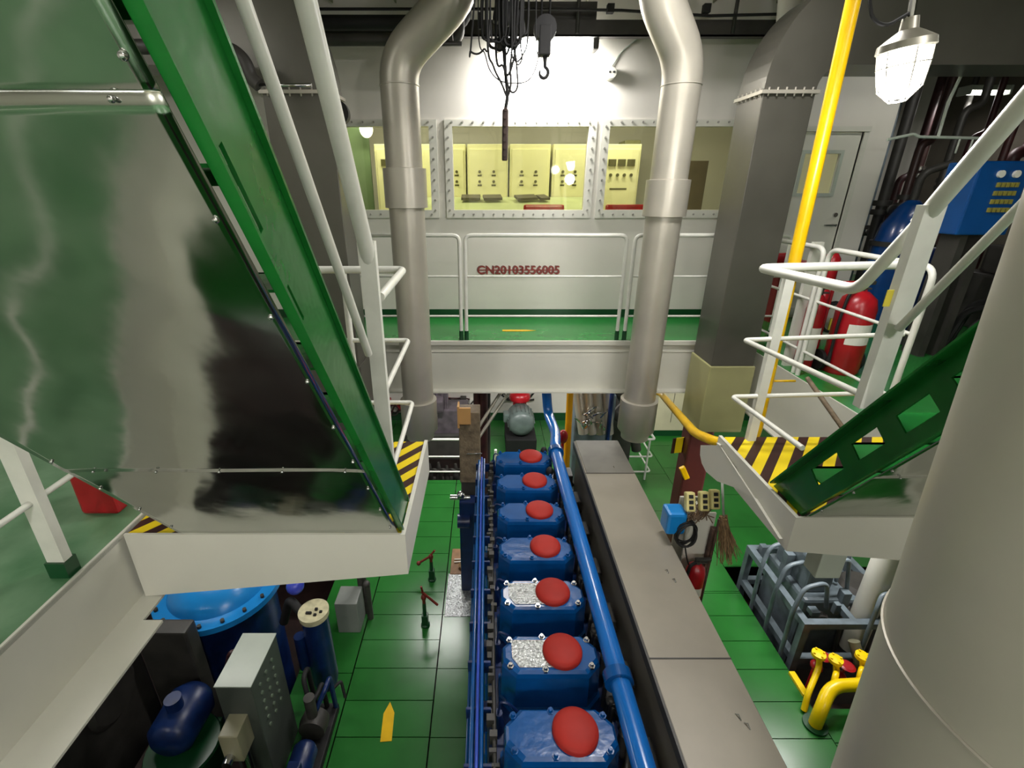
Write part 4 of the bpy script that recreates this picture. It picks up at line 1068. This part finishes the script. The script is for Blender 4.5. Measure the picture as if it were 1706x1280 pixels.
m_ = MB(); a, b = pill(1180, 985, .03), pill(1192, 880, .03); m_.box(px_ + .06, px_ + .10, pf - .05, pf - .01, 1.2, b.z, .004); m_.tube([(px_ + .085, pf - .06, 1.4), (px_ + .08, pf - .06, b.z + .1)], .008, 8)
tag(m_.build('cable_duct', mat('rusty_brown', srgb(84, 62, 50), .7, noise=.35, scale=20)), 'rust brown cable duct down the right edge of the pillar', 'cable duct')
t = thing('straw_brush', 'shaggy straw brush hanging on the right of the pillar', 'brush', tuple(pill(1215, 935, .0)))
m_ = MB(); rb = random.Random(5)
for k in range(90):
    u = 1213 + rb.gauss(0, 9); p = pill(1205 + rb.uniform(-6, 6), 868 + rb.uniform(-10, 6), rb.uniform(-.05, .05)); q = pill(u, 925 + rb.uniform(-25, 18), rb.uniform(-.08, .08))
    m_.tube([p, (p + q) / 2 + Vector((rb.uniform(-.02, .02), 0, .01)), q], [.006, .005, .002], 4)
m_.build('bristles', rug, t)
MB().cyl(pill(1203, 800, .0), pill(1206, 872, .0), .009, n=8).build('brush_handle', pgrey, t)
m_ = MB(); q0 = pill(1140, 835, .02)
rb = random.Random(8)
for k in range(16):
    a, b = pill(1140 + rb.random() * 50, 845 + rb.random() * 10, .05), pill(1140 + rb.random() * 50, 862 + rb.random() * 12, .09); c_ = pill(1150 + rb.random() * 45, 820 + rb.random() * 15, .03)
    m_.tube([c_, (a + b) / 2 + Vector((rb.uniform(-.03, .03), -.03, -.02)), a, b], .004, 5, .03)
tag(m_.build('loose_wires', mat('brown_wire', srgb(96, 74, 50), .6)), 'loose brown wires looped over the pillar below the sockets', 'wire')
tag(MB().box(px_ - .30, px_ - .12, pf - .02, pf + .12, 1.55, 2.02, .01).build('red_box', dred), 'dark red box beside the pillar behind the cable coil', 'box')
q0, q1 = at(1136, 800, Y=4.3), at(1150, 700, Y=4.3)
tag(MB().box(q0.x, q0.x + .25, 4.3, 4.5, 0, 2.3, .02).build('red_brown_column', mat('column_red', srgb(78, 32, 30), .45, noise=.15)), 'dark red square column below the grey rectangular duct', 'column')
tag(MB().box(q0.x - .12, q0.x - .01, 4.36, 4.37, .85, 1.0).build('hazard_plate', hazard) if False else MB().obox(tuple(at(1131, 742, Y=4.4)), (.16, .01, .18), Matrix.Rotation(.2, 3, 'Z')).build('hazard_plate', hazard), 'small striped warning plate left of the dark red column', 'sign')
tag(MB().obox(tuple(at(1140, 788, Y=4.28)), (.06, .04, .16), Matrix.Rotation(-.5, 3, 'Y'), .01).build('yellow_marker', yellow), 'short bright yellow marker at the lower left of the dark red column', 'marker')
tag(MB().lathe([(.11, 0), (.11, 2.7)], (at(1463, 965, Y=3.6).x, 3.6, 0), 'Z', 20).build('round_pillar', white), 'round white pillar behind the right end of the landing, above the generator', 'pillar')

# ================================================================== lower floor objects in front and behind the engine
def valve_stand(ub, vb, vt, label, flip):
    b = at(ub, vb, Z=0)
    z = at(ub, vt, Y=b.y).z
    t = thing('valve_stand', label, 'valve', tuple(b))
    m_ = MB(); m_.lathe([(.05, 0), (.05, .02), (.024, .04), (.02, z * .75)], b, 'Z', 12); m_.box(b.x - .035, b.x + .035, b.y - .035, b.y + .035, 0, .16, .01); m_.build('stem', dgreen, t)
    m_ = MB(); c_ = Vector((b.x, b.y, z)); m_.sphere(c_ + Vector((0, 0, -.03)), .03, (1, 1, 1.4), 10, 8)
    if flip: m_.tube([c_ + Vector((.02, 0, .0)), c_ + Vector((-.14, -.02, -.1))], .014, 8); m_.sphere(c_ + Vector((-.15, -.02, -.11)), .028, (1, 1, 1), 10, 8); m_.tube([c_, c_ + Vector((.05, 0, .07))], .012, 8)
    else: m_.tube([c_ + Vector((-.02, 0, .05)), c_ + Vector((.15, -.02, -.12))], .013, 8); m_.tube([c_, c_ + Vector((-.02, 0, .12))], .012, 8)
    m_.cyl(c_ + Vector((0, 0, -.14)), c_ + Vector((0, 0, -.02)), .018, n=8)
    m_.build('handle', mat('rust_red_paint', srgb(120, 38, 28), .5, noise=.2, scale=20), t, label='rust red handle')
valve_stand(720, 966, 925, 'floor valve stand with rust red handle, the farther of two left of the engine', True)
valve_stand(709, 1042, 992, 'floor valve stand with rust red handle, the nearer of two left of the engine', False)
a, b = at(740, 958, Z=0), at(784, 916, Z=0)
tag(MB().box(-.47, -.14, a.y, b.y, .0, .015, .003).build('brown_board', plank_wood), 'brown board lying on the floor plates beside the engine', 'board')
a, b = at(740, 1028, Z=0), at(784, 956, Z=0)
tag(MB().box(-.49, -.15, a.y, b.y - .01, .0, .006).build('metal_plate', wornmetal), 'shiny worn metal plate lying on the floor in front of the brown board', 'plate')
q = at(767, 935, Z=.03)
m_ = MB(); m_.tube([q + Vector((-.08, .03, 0)), q + Vector((.1, .04, 0))], .008, 6); m_.tube([q + Vector((-.08, -.02, 0)), q + Vector((.09, 0, 0))], .008, 6); m_.tube([q + Vector((.09, .02, 0)), q + Vector((.12, .12, 0))], .01, 6)
tag(m_.build('white_tongs', paper), 'white tongs lying on the brown board', 'tongs')
q = at(778, 945, Z=.02); m_ = MB()
for k in range(5): m_.tube([q + Vector((.05 * math.cos(a) * (1 + .2 * k) - .02, .06 * math.sin(a), .01 + .006 * k)) for a in [2 * math.pi * i / 12 for i in range(13)]], .006, 5)
tag(m_.build('rope_scrap', rug), 'scrap of tan rope on the brown board', 'rope')
# wooden box post, dark red pipes, leaning tubes
x0, x1 = at(765, 720, Y=4.55).x, at(800, 720, Y=4.55).x
t = thing('wooden_box_post', 'weathered brown boxed post with cardboard on top at the far end of the engine', 'post', ((x0 + x1) / 2, 4.62, 0))
MB().box(x0, x1, 4.5, 4.72, 1.45, 2.32, .01).build('wood_casing', wood, t)
MB().box(x0 + .01, x1 - .03, 4.51, 4.7, 0, 1.45, .01).build('post_base', dgrey, t)
m_ = MB(); zt2 = at(770, 683, Y=4.5).z
m_.box(x0 - .005, x0 + .13, 4.47, 4.5, zt2 - .16, zt2 + .03, .004); m_.box(x0 - .01, x0 + .01, 4.46, 4.6, zt2 - .2, zt2 + .05, .003); m_.build('cardboard_flap', card, t)
MB().tube([(x0 + .08, 4.49, 1.83), (x1 + .02, 4.49, 1.835)], .006, 6).build('wire_band', chrome, t)
for k, (u, r_, c_) in enumerate(((794, .035, dred), (804, .06, dred), (813, .03, dgrey))):
    q = at(u, 700, Y=4.95)
    tag(MB().tube([(q.x, 4.95 + .05 * k, 0), (q.x, 4.95 + .05 * k, 2.45)], r_, 12).build('dark_red_pipe', c_), 'dark red vertical pipe behind the wooden post, %s of three' % ('leftmost', 'middle and thickest', 'thin rightmost')[k], 'pipe')
for k, dx in enumerate((0, 14)):
    tag(MB().tube([at(838 + dx, 648, Y=4.9), at(786 + dx * .8, 730, Y=4.62)], .018, 10).build('leaning_tube', galv), 'leaning bare metal tube behind the engine, %s of two' % ('upper left', 'lower right')[k], 'pipe')
# electric motor with red pump
q = at(866, 742, Z=0); y_ = q.y
t = thing('electric_motor', 'grey electric motor with a red cover on a dark base behind the engine', 'motor', tuple(q))
x_ = q.x; zc_ = .55
m_ = MB(); m_.lathe([(.001, -.28), (.12, -.275), (.2, -.25), (.235, -.2), (.24, .2), (.2, .26), (.001, .27)], (x_, y_, zc_), 'Y', 32)
for k in range(20):
    a = 2 * math.pi * k / 20; m_.obox((x_ + .245 * math.cos(a), y_, zc_ + .245 * math.sin(a)), (.02, .34, .008), Matrix.Rotation(-a, 3, 'Y'))
m_.box(x_ - .32, x_ - .2, y_ - .1, y_ + .1, zc_ - .02, zc_ + .14, .02); m_.build('motor_body', motorg, t)
MB().box(x_ - .28, x_ + .28, y_ - .33, y_ + .4, 0, .3, .02).build('base', black, t)
m_ = MB(); m_.lathe([(.19, 0), (.20, .02), (.20, .1), (.15, .16), (.05, .18)], (x_, y_ + .35, zc_ + .25), 'Z', 24); m_.cyl((x_, y_ + .35, .3), (x_, y_ + .35, .82), .13); m_.build('pump_cover', redp, t)
m_ = MB(); m_.tube([(x_, y_ + .35, 1.0), (x_, y_ + .35, 1.25), (x_ - .6, y_ + .35, 1.28)], .04, 10, .08); m_.tube([(x_ + .1, y_ + .3, 1.0), (x_ + .2, y_ + .3, 1.3), (x_ + .3, y_ + .3, 1.2)], .02, 8, .05); m_.build('pump_pipes', dgrey, t)
# silver filter machine and its neighbours
q = at(985, 725, Y=5.9)
t = thing('filter_unit', 'silvery filter machine wrapped in foil between the yellow pipe and the right silver duct', 'filter', (q.x, 5.9, 0))
m_ = MB(); rb = random.Random(21)
for k in range(4):
    a = at(972 + 14 * k, 722, Y=5.78 + .03 * k); b = at(962 + 16 * k, 650, Y=5.86); m_.tube([a, b], .07, 12)
m_.build('filter_tubes', galv, t)
m_ = MB()
for k in range(14):
    a = at(965 + rb.random() * 45, 690 + rb.random() * 30, Y=5.72); b = a + Vector((rb.uniform(-.15, .15), .05, rb.uniform(-.05, .15))); m_.tube([a, (a + b) / 2 + Vector((0, -.05, .05)), b], .012, 6, .04)
m_.build('foil_wraps', chrome, t)
MB().box(q.x - .25, q.x + .3, 5.9, 6.3, 0, 1.9, .02).build('frame', machg, t)
q = at(1035, 690, Y=6.1)
m_ = MB(); m_.box(q.x - .1, q.x + .28, 6.32, 6.6, 0, 2.0, .03); m_.cyl((q.x - .1, 6.1, 1.6), (q.x + .3, 5.9, 1.3), .12); m_.tube([(q.x - .2, 6.0, 2.1), (q.x + .1, 6.0, 1.6), (q.x + .25, 6.0, 1.0)], .07, 12, .1)
tag(m_.build('dark_machine_block', dgrey), 'dark grey machine behind the right silver duct outlet', 'machine')
q0, q1 = at(1088, 728, Y=8.25), at(1142, 650, Y=8.25)
t = thing('cream_locker', 'pale cream locker standing under the walkway right of the silver duct', 'locker', ((q0.x + q1.x) / 2, 8.35, 0))
MB().box(q0.x, q1.x + .35, 8.25, 8.7, .12, 2.7, .01).build('locker_body', mat('locker_cream', srgb(206, 200, 168), .5, noise=.05), t)
m_ = MB(); m_.box((q0.x + q1.x) / 2 + .05, (q0.x + q1.x) / 2 + .056, 8.244, 8.25, .3, 2.65); m_.build('door_gap', dgrey, t)
MB().box(q0.x, q1.x + .35, 8.25, 8.7, 0, .12).build('plinth', dgreen, t)
# background on the left under the walkway
t = thing('pump_group', 'dark pumps and pipes under the walkway left of the wooden post', 'pump', (-1.0, 7.6, 0))
m_ = MB(); rb = random.Random(4)
m_.box(-1.35, -.35, 7.45, 7.9, 0, .95, .03); m_.box(-1.2, -.75, 7.3, 7.7, .95, 1.2, .05)
for k in range(9):
    x = -1.4 + rb.random() * 1.3; m_.tube([(x, 7.5, .9), (x, 7.5, 1.5 + rb.random() * .6), (x + rb.uniform(-.5, .5), 7.6, 1.6 + rb.random() * .7)], .02 + rb.random() * .03, 8, .08)
m_.build('pump_body', mat('purple_grey', srgb(86, 78, 84), .4, noise=.25, scale=7), t)
m_ = MB(); m_.box(-1.5, -.4, 7.36, 7.45, 0, .5, .02); m_.build('base', dgrey, t)
m_ = MB()
for k in range(6): x = -1.3 + .2 * k; m_.sphere((x, 7.35, 1.5 + .1 * (k % 3)), .045, (1, 1, 1), 10, 8)
m_.build('gauges', paper, t)
t = thing('pit_machinery', 'dark machinery in the pit behind the lower left handrail', 'pump', (-.9, 7.0, -.8))
m_ = MB(); rb = random.Random(9)
for k in range(7): x = -1.15 + .15 * k; m_.lathe([(.05, 0), (.07, .3), (.05, .8), (.02, .95)], (x, 7.0 + .05 * (k % 3), -.84), 'Z', 12); m_.tube([(x, 7.0, 0), (x + .1, 6.9, .1), (x + .2, 6.95, 0)], .02, 8, .04)
m_.box(-1.25, -.1, 6.85, 7.3, -.84, -.3, .03)
m_.build('body', dgrey, t)
t = thing('green_pump', 'dark green pump in the pit behind the lower right handrail', 'pump', (2.0, 7.2, -.8))
m_ = MB(); m_.cyl((1.75, 7.1, .15), (2.15, 7.1, .15), .17); m_.cyl((1.95, 7.1, -.84), (1.95, 7.1, .3), .12); m_.lathe([(.2, 0), (.2, .04)], (1.95, 7.1, .3), 'Z', 20)
m_.build('pump_body', mat('pump_green', srgb(24, 92, 50), .3, noise=.15), t)
MB().tube([(1.95, 7.1, .34), (1.95, 7.1, .7), (1.8, 7.5, .8)], .05, 12, .1).build('pump_pipe', dgreen, t)
tag(MB().cyl((at(938, 728, Y=5.2).x, 5.2, 0), tuple(at(938, 728, Y=5.2)), .02).sphere(tuple(at(938, 728, Y=5.2)), .06, (1, .8, 1.6)).build('red_valve_wheel', redp), 'small red valve beside the bend of the blue pipe', 'valve')
for k, (u, v) in enumerate(((906, 752), (916, 786))):
    q = at(u, v, Y=4.16 - .4 * k)
    m_ = MB(); m_.sphere(tuple(q), .035, (1, 1, 1.4), 12, 8); m_.cyl((q.x, q.y, 1.76), tuple(q), .012, n=8)
    tag(m_.build('black_valve_knob', black), 'black valve knob at the far end of the engine, %s one' % ('farther', 'nearer')[k], 'valve')
t = thing('engine_end_pump', 'small dark pump with chrome fittings at the far left end of the engine', 'pump', tuple(at(775, 850, Y=4.45)))
q = at(768, 825, Y=4.42); m_ = MB(); m_.sphere(tuple(q), .05, (1, 1, 1), 12, 8); m_.cyl((q.x - .12, q.y, q.z - .03), (q.x + .1, q.y, q.z - .03), .03); m_.build('fittings', chrome, t)
m_ = MB(); m_.box(q.x - .02, q.x + .2, 4.35, 4.5, 0, q.z - .05, .02); m_.cyl((q.x - .04, 4.35, q.z - .3), (q.x + .1, 4.35, q.z - .3), .08); m_.build('body', dblue, t)

# ================================================================== machines below the left deck
t = thing('blue_vessel', 'big bright blue vessel with a bolted round flange under the left landing', 'vessel', (-2.58, 3.5, -.84))
VC = (-2.58, 3.5)
m_ = MB(); m_.lathe([(.46, -.84), (.46, .96)], (VC[0], VC[1], 0), 'Z', 40); m_.build('shell', dblue, t)
m_ = MB(); m_.lathe([(.46, .93), (.56, .93), (.56, .99), (.44, .99), (.40, 1.08), (.25, 1.18), (.001, 1.21)], (VC[0], VC[1], 0), 'Z', 48)
m_.build('lid_flange', mat('vessel_blue', srgb(30, 130, 200), .25, noise=.08), t)
for k in range(18):
    a = 2 * math.pi * k / 18; m_ = MB(); m_.cyl((VC[0] + .52 * math.cos(a), VC[1] + .52 * math.sin(a), .99), (VC[0] + .52 * math.cos(a), VC[1] + .52 * math.sin(a), 1.02), .018, n=6)
    m_.build('flange_bolt', dgrey, t)
t = thing('control_cabinet', 'grey control cabinet with a pale sloping top and buttons below the left deck', 'control box', (-1.83, 2.54, 0))
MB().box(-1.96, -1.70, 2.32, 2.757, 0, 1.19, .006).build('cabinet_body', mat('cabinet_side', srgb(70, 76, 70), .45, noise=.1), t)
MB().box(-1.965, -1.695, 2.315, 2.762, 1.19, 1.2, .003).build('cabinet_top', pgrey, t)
for i in range(3):
    for j in range(6): m_ = MB(); m_.cyl((-1.70, 2.42 + .1 * i, 1.08 - .09 * j), (-1.688, 2.42 + .1 * i, 1.08 - .09 * j), .014, n=10); m_.build('button', mat('button_grey', srgb(96, 110, 92), .5), t)
q = at(392, 1200, Z=.9)
t = thing('beige_terminal_box', 'small beige terminal box with a round gland in front of the grey control cabinet', 'box', (q.x, q.y, 0))
MB().box(q.x - .07, q.x + .07, q.y - .12, q.y + .08, .62, .9, .01).build('box_body', mat('terminal_beige', srgb(150, 146, 118), .4, noise=.1), t)
m_ = MB(); m_.cyl((q.x - .02, q.y - .18, .68), (q.x - .02, q.y - .12, .68), .035); m_.cyl((q.x, q.y, 0), (q.x, q.y, .62), .04); m_.build('gland', chrome, t)
WP = (-1.58, 3.2)
t = thing('gauge_filter', 'dark blue cylinder with a cream round top below the left landing', 'filter', (WP[0], WP[1], 0))
m_ = MB(); m_.lathe([(.1, 0), (.12, .1), (.115, .9)], (WP[0], WP[1], 0), 'Z', 28); m_.lathe([(.05, .3), (.05, .7)], (WP[0] - .15, WP[1] - .05, 0), 'Z', 14); m_.build('body', dblue, t)
m_ = MB(); m_.lathe([(.13, .9), (.135, .96), (.12, .965), (.001, .95)], (WP[0], WP[1], 0), 'Z', 32); m_.build('round_top', mat('cream_top', srgb(205, 198, 160), .5, noise=.15, scale=20), t)
m_ = MB(); rb = random.Random(2)
for k in range(5): a = rb.random() * 6.28; r_ = .02 + rb.random() * .06; m_.box(WP[0] + r_ * math.cos(a) - .012, WP[0] + r_ * math.cos(a) + .012, WP[1] + r_ * math.sin(a) - .01, WP[1] + r_ * math.sin(a) + .01, .95, .975)
m_.tube([(WP[0] - .12, WP[1] + .02, .9), (WP[0] - .25, WP[1] + .1, 1.0), (WP[0] - .35, WP[1] + .1, .7)], .04, 10, .08); m_.build('fittings', black, t)
t = thing('blue_pump_motor', 'blue round pump motor on a green base below the left deck beam', 'motor', (-2.4, 2.4, 0))
m_ = MB(); m_.lathe([(.001, -.2), (.12, -.19), (.17, -.14), (.18, .16), (.12, .24), (.001, .25)], (-2.42, 2.45, .62), 'Y', 28); m_.cyl((-2.42, 2.45, .6), (-2.42, 2.45, .88), .06); m_.build('motor_body', dblue, t)
m_ = MB(); m_.lathe([(.26, 0), (.27, .02), (.26, .04)], (-2.38, 2.35, .44), 'Z', 32); m_.box(-2.6, -2.2, 2.15, 2.6, 0, .44, .02); m_.build('base', dgreen, t)
m_ = MB(); m_.lathe([(.12, 0), (.14, .1), (.14, .6), (.08, .75), (.04, .95)], (-2.05, 2.82, 0), 'Z', 20); m_.tube([(-2.05, 2.82, .9), (-2.1, 2.75, 1.0), (-2.2, 2.75, .7)], .025, 8, .05)
tag(m_.build('red_filter_housing', dred), 'dark red filter housing between the blue vessel and the blue pump motor', 'filter')
m_ = MB(); m_.box(-2.85, -2.43, 2.76, 2.9, 0, 1.2, .02); m_.box(-3.5, -2.95, 2.0, 2.88, 0, 1.1, .04); m_.lathe([(.2, -.03), (.24, 0), (.2, .03)], (-2.93, 2.5, .85), 'X', 24)
tag(m_.build('grey_pump_casing', dgrey), 'dull grey pump casing deep under the left deck beam', 'pump')
m_ = MB()
for k in range(10):
    x = -3.2 + .18 * k; m_.tube([(x, 1.5 + .04 * k, .1), (x + .1, 1.6, .3 + .03 * k), (x + .2, 1.9, .25), (x + .25, 2.0, 0)], .02 + .006 * (k % 3), 8, .06)
tag(m_.build('pipe_nest', dgrey), 'nest of dark pipes at the lowest left corner below the beam', 'pipe')
tag(MB().box(-3.4, -1.7, .6, 1.5, 0, .42, .03).build('dark_tank', bilge), 'low dark tank on the floor below the left deck beam', 'tank')
q = at(578, 985, Z=.5)
tag(MB().box(q.x - .12, q.x + .12, q.y - .1, q.y + .15, 0, .42, .01).build('grey_white_box', mat('dull_box_grey', srgb(130, 134, 128), .5)), 'pale grey box below the left landing beside the green plates', 'box')
q = at(612, 985, Z=.4)
m_ = MB(); m_.cyl((q.x, q.y, 0), (q.x, q.y, .5), .035); m_.sphere((q.x, q.y, .5), .04, (1, 1, 1), 12, 8); m_.cyl((q.x - .08, q.y + .1, 0), (q.x - .08, q.y + .1, .7), .05)
tag(m_.build('chrome_pipe_stub', dgrey), 'short dark pipe stub right of the pale grey box below the left landing', 'pipe')
tag(MB().sphere((-1.78, 3.35, 1.1), .08, (1, 1, 1)).build('violet_float', mat('violet_blue', srgb(66, 78, 190), .3)), 'violet blue ball beside the blue vessel under the landing', 'ball')

# ================================================================== grey generator in the right pit
t = thing('generator_set', 'grey generator in a tubular frame standing in the floor opening on the right', 'generator', (3.7, 3.95, -.85))
m_ = MB()
X0, X1, Y0, Y1 = 3.13, 4.25, 3.42, 4.55
for z in (.46, -.02):
    m_.box(X0 + .07, X1 - .07, Y0, Y0 + .07, z, z + .07); m_.box(X0 + .07, X1 - .07, Y1 - .07, Y1, z, z + .07); m_.box(X0, X0 + .07, Y0 + .07, Y1 - .07, z, z + .07); m_.box(X1 - .07, X1, Y0 + .07, Y1 - .07, z, z + .07)
for (x, y) in ((X0, Y0), (X1 - .07, Y0), (X0, Y1 - .07), (X1 - .07, Y1 - .07)): m_.box(x, x + .07, y, y + .07, -.85, .531)
m_.box(3.62, 3.68, Y0 + .07, Y1 - .07, .46, .53); m_.build('frame', machg, t)
for k, (xa, y) in enumerate(((3.10, 3.55), (3.10, 3.85), (3.10, 4.15))):
    MB().tube([(xa, y, -.3), (xa - .02, y, .55), (xa + .06, y + .05, .82), (xa + .3, y + .08, .86), (xa + .4, y + .1, .5)], .022, 10, .09).build('tube_loop', machg, t)
MB().tube([(3.75, 3.38, -.1), (3.75, 3.4, .8), (3.8, 3.45, .9), (4.1, 3.45, .9), (4.2, 3.4, .1)], .02, 10, .08).build('tube_loop', machg, t)
m_ = MB(); m_.box(3.3, 4.0, 3.7, 4.4, -.5, .55, .04); m_.box(3.35, 3.62, 3.8, 4.35, .55, .95, .03)
for k in range(4): m_.cyl((3.42, 3.75 + .16 * k, .95), (3.42, 3.75 + .16 * k, 1.08), .05, n=12); m_.tube([(3.5, 3.75 + .16 * k, 1.0), (3.65, 3.75 + .16 * k, 1.05), (3.75, 3.75 + .16 * k, .6)], .02, 8, .05)
m_.build('engine_block', machg, t)
m_ = MB()
for k in range(9): m_.tube([(3.72 + .04 * k, 3.6 + .05 * (k % 4), -.2), (3.7 + .05 * k, 3.65, .4 + .04 * (k % 5)), (3.85 + .04 * k, 3.9, .5), (3.9, 4.2, .2)], .018, 8, .1)
m_.lathe([(.16, 0), (.2, .05), (.16, .1)], (4.0, 3.9, .5), 'Z', 24); m_.lathe([(.08, 0), (.1, .04), (.08, .08)], (3.45, 3.6, .35), 'Y', 20); m_.build('hoses_and_pulleys', dgrey, t)
for k in range(16):
    m_ = MB(); x, y = 3.2 + rp.random() * .8, 3.55 + rp.random() * .9; z = .5 + rp.random() * .45; s_ = .03 + rp.random() * .06
    m_.box(x, x + s_, y, y + s_, .45, z, .006)
    m_.build('fitting', machg, t)
t = thing('red_valves', 'pair of red valves on pipes in front of the grey generator', 'valve', (3.3, 3.2, -.8))
m_ = MB()
for k in range(2):
    x, y = 3.22 + .16 * k, 3.24 - .1 * k; m_.sphere((x, y, .18), .05, (1, 1.3, 1), 12, 8); m_.cyl((x, y, .18), (x + .03, y, .32), .012, n=8); m_.lathe([(.05, -.01), (.07, 0), (.05, .01)], (x + .03, y, .32), 'Z', 16); m_.cyl((x, y, -.84), (x, y, .15), .03, n=12)
m_.build('valve_body', redp, t)
YB = mat('bright_yellow_pipe', srgb(240, 204, 6), .3, noise=.06)
t = thing('yellow_elbow_pipe', 'thick bright yellow pipe bending up out of the green floor beside the big insulated pipe', 'pipe', (2.98, 2.8, 0))
MB().tube([(2.97, 2.80, -.5), (2.97, 2.80, .20), (3.12, 2.94, .32), (4.2, 3.0, .32)], .055, 20, .14).build('pipe_run', YB, t)
m_ = MB(); m_.lathe([(.07, 0), (.1, 0), (.1, .02), (.07, .02)], (2.97, 2.80, 0), 'Z', 24); m_.build('floor_collar', dgreen, t)
for k, (a, b, c_) in enumerate((((3.12, 3.12, .0), (3.14, 3.18, .3), (2.98, 2.98, .12)), ((3.26, 3.1, .05), (3.28, 3.14, .28), (3.22, 3.03, .3)), ((3.52, 3.12, .1), (3.54, 3.16, .3), (3.46, 3.05, .34)))):
    t = thing('yellow_branch_pipe', 'thin yellow branch pipe with round flange, %s of three' % ('leftmost', 'middle', 'rightmost')[k], 'pipe', b)
    b = Vector(b) + Vector((0, 0, .12))
    MB().tube([b, b + Vector((.02, -.03, -.12)), Vector(c_) + Vector((0, 0, .05)), Vector(c_) + Vector((-.04, -.06, -.1))], .026, 12, .06).build('pipe_run', YB, t)
    m_ = MB(); m_.lathe([(.026, -.02), (.06, -.02), (.06, .015), (.001, .02)], b, 'Z', 20)
    for j in range(4): a_ = j * 1.57; m_.cyl((b.x + .045 * math.cos(a_), b.y + .045 * math.sin(a_), b.z + .01), (b.x + .045 * math.cos(a_), b.y + .045 * math.sin(a_), b.z + .03), .01, n=6)
    m_.build('flange', YB, t)
tag(MB().tube([(3.55, 3.3, .45), (3.6, 3.15, .2), (3.8, 3.05, .1), (4.2, 3.1, .1)], .05, 12, .1).build('khaki_hose', mat('khaki_hose', srgb(110, 108, 86), .6)), 'khaki hose curving down in front of the grey generator', 'hose')
tag(MB().box(3.02, 3.08, 3.06, 3.3, -.02, .03, .004).build('yellow_edge_marker', YB), 'short yellow edge bar at the corner of the floor opening', 'marker')
tag(MB().box(3.12, 5.2, 2.97, 3.03, -.5, -.05, .01).build('pit_edge_beam', bilge), 'dark beam along the near edge of the right floor opening', 'beam')

tag(MB().box(-1.98, -1.80, 1.9, 2.1, UP, UP + .22, .015).build('red_bin', redp), 'small red bin on the left deck, peeping out beside the polished sheet', 'bin')

for (x, y, z, p), ww in zip(WALL_FILL_LAMPS, ('left', 'right')):
    t = thing('fill_wall_lamp', 'unseen round fill lamp added on the front wall, the %s one of two' % ww, 'lamp', (x, y, z))
    MB().lathe([(.001, -.22), (.14, -.22), (.14, -.12), (.001, -.12)], (x, y, z), 'Y', 24).build('backplate', pgrey, t)
    MB().lathe([(.11, -.12), (.10, -.04), (.06, .01), (.001, .02)], (x, y, z), 'Y', 24).build('glass_dome', glow, t)

# small wiring and pipes under the walkway
rw = random.Random(33)
for k, (u0, u1, v, ww) in enumerate(((640, 690, 680, 'left of the left silver duct'), (715, 790, 672, 'behind the wooden post'), (836, 890, 655, 'above the electric motor'))):
    t = thing('wall_wiring', 'thin dark wires and small fittings on the back wall ' + ww, 'wiring', tuple(at((u0 + u1) / 2, v, Y=8.85)))
    for j in range(5):
        pts = [at(u0 + (u1 - u0) * q / 5, v + rw.uniform(-12, 14), Y=8.86 - .02 * j) for q in range(6)]
        MB().tube(pts, .012 + .008 * rw.random(), 6, .1).build('wire', rw.choice((black, dred, dgrey)), t)
    for j in range(3):
        q = at(rw.uniform(u0, u1), v + rw.uniform(-10, 8), Y=8.85); MB().box(q.x - .06, q.x + .06, 8.8, 8.95, q.z - .07, q.z + .07, .01).build('small_box', rw.choice((paper, dgrey, redp)), t)

t = thing('dark_pump_set', 'black and dark blue pump set on the floor right of the grey control cabinet', 'pump', (-1.5, 2.6, 0))
MB().box(-1.62, -1.38, 2.1, 2.95, 0, .08, .01).build('base_frame', black, t)
m_ = MB(); m_.lathe([(.001, -.2), (.08, -.19), (.1, -.15), (.1, .12), (.07, .16), (.001, .17)], (-1.5, 2.35, .22), 'Y', 24); m_.box(-1.55, -1.45, 2.2, 2.3, .3, .38, .01); m_.build('motor', dblue, t)
m_ = MB(); m_.lathe([(.001, -.08), (.11, -.07), (.12, .0), (.11, .07), (.001, .08)], (-1.5, 2.68, .22), 'Y', 24); m_.cyl((-1.5, 2.68, .2), (-1.5, 2.68, .55), .045); m_.build('pump_head', dgrey, t)
for k, (dx, z) in enumerate(((.1, .5), (-.08, .62), (.02, .42))):
    MB().tube([(-1.5, 2.68, .3 + .08 * k), (-1.5 + dx, 2.8, z), (-1.5 + dx, 2.9, z), (-1.5 + dx, 2.92, .05)], .022, 10, .06).build('pipe', black if k else dblue, t)
m_ = MB(); m_.tube([(-1.42, 2.9, .3), (-1.34, 2.98, .34), (-1.3, 2.92, .2)], .014, 8, .03); m_.build('lever', black, t)
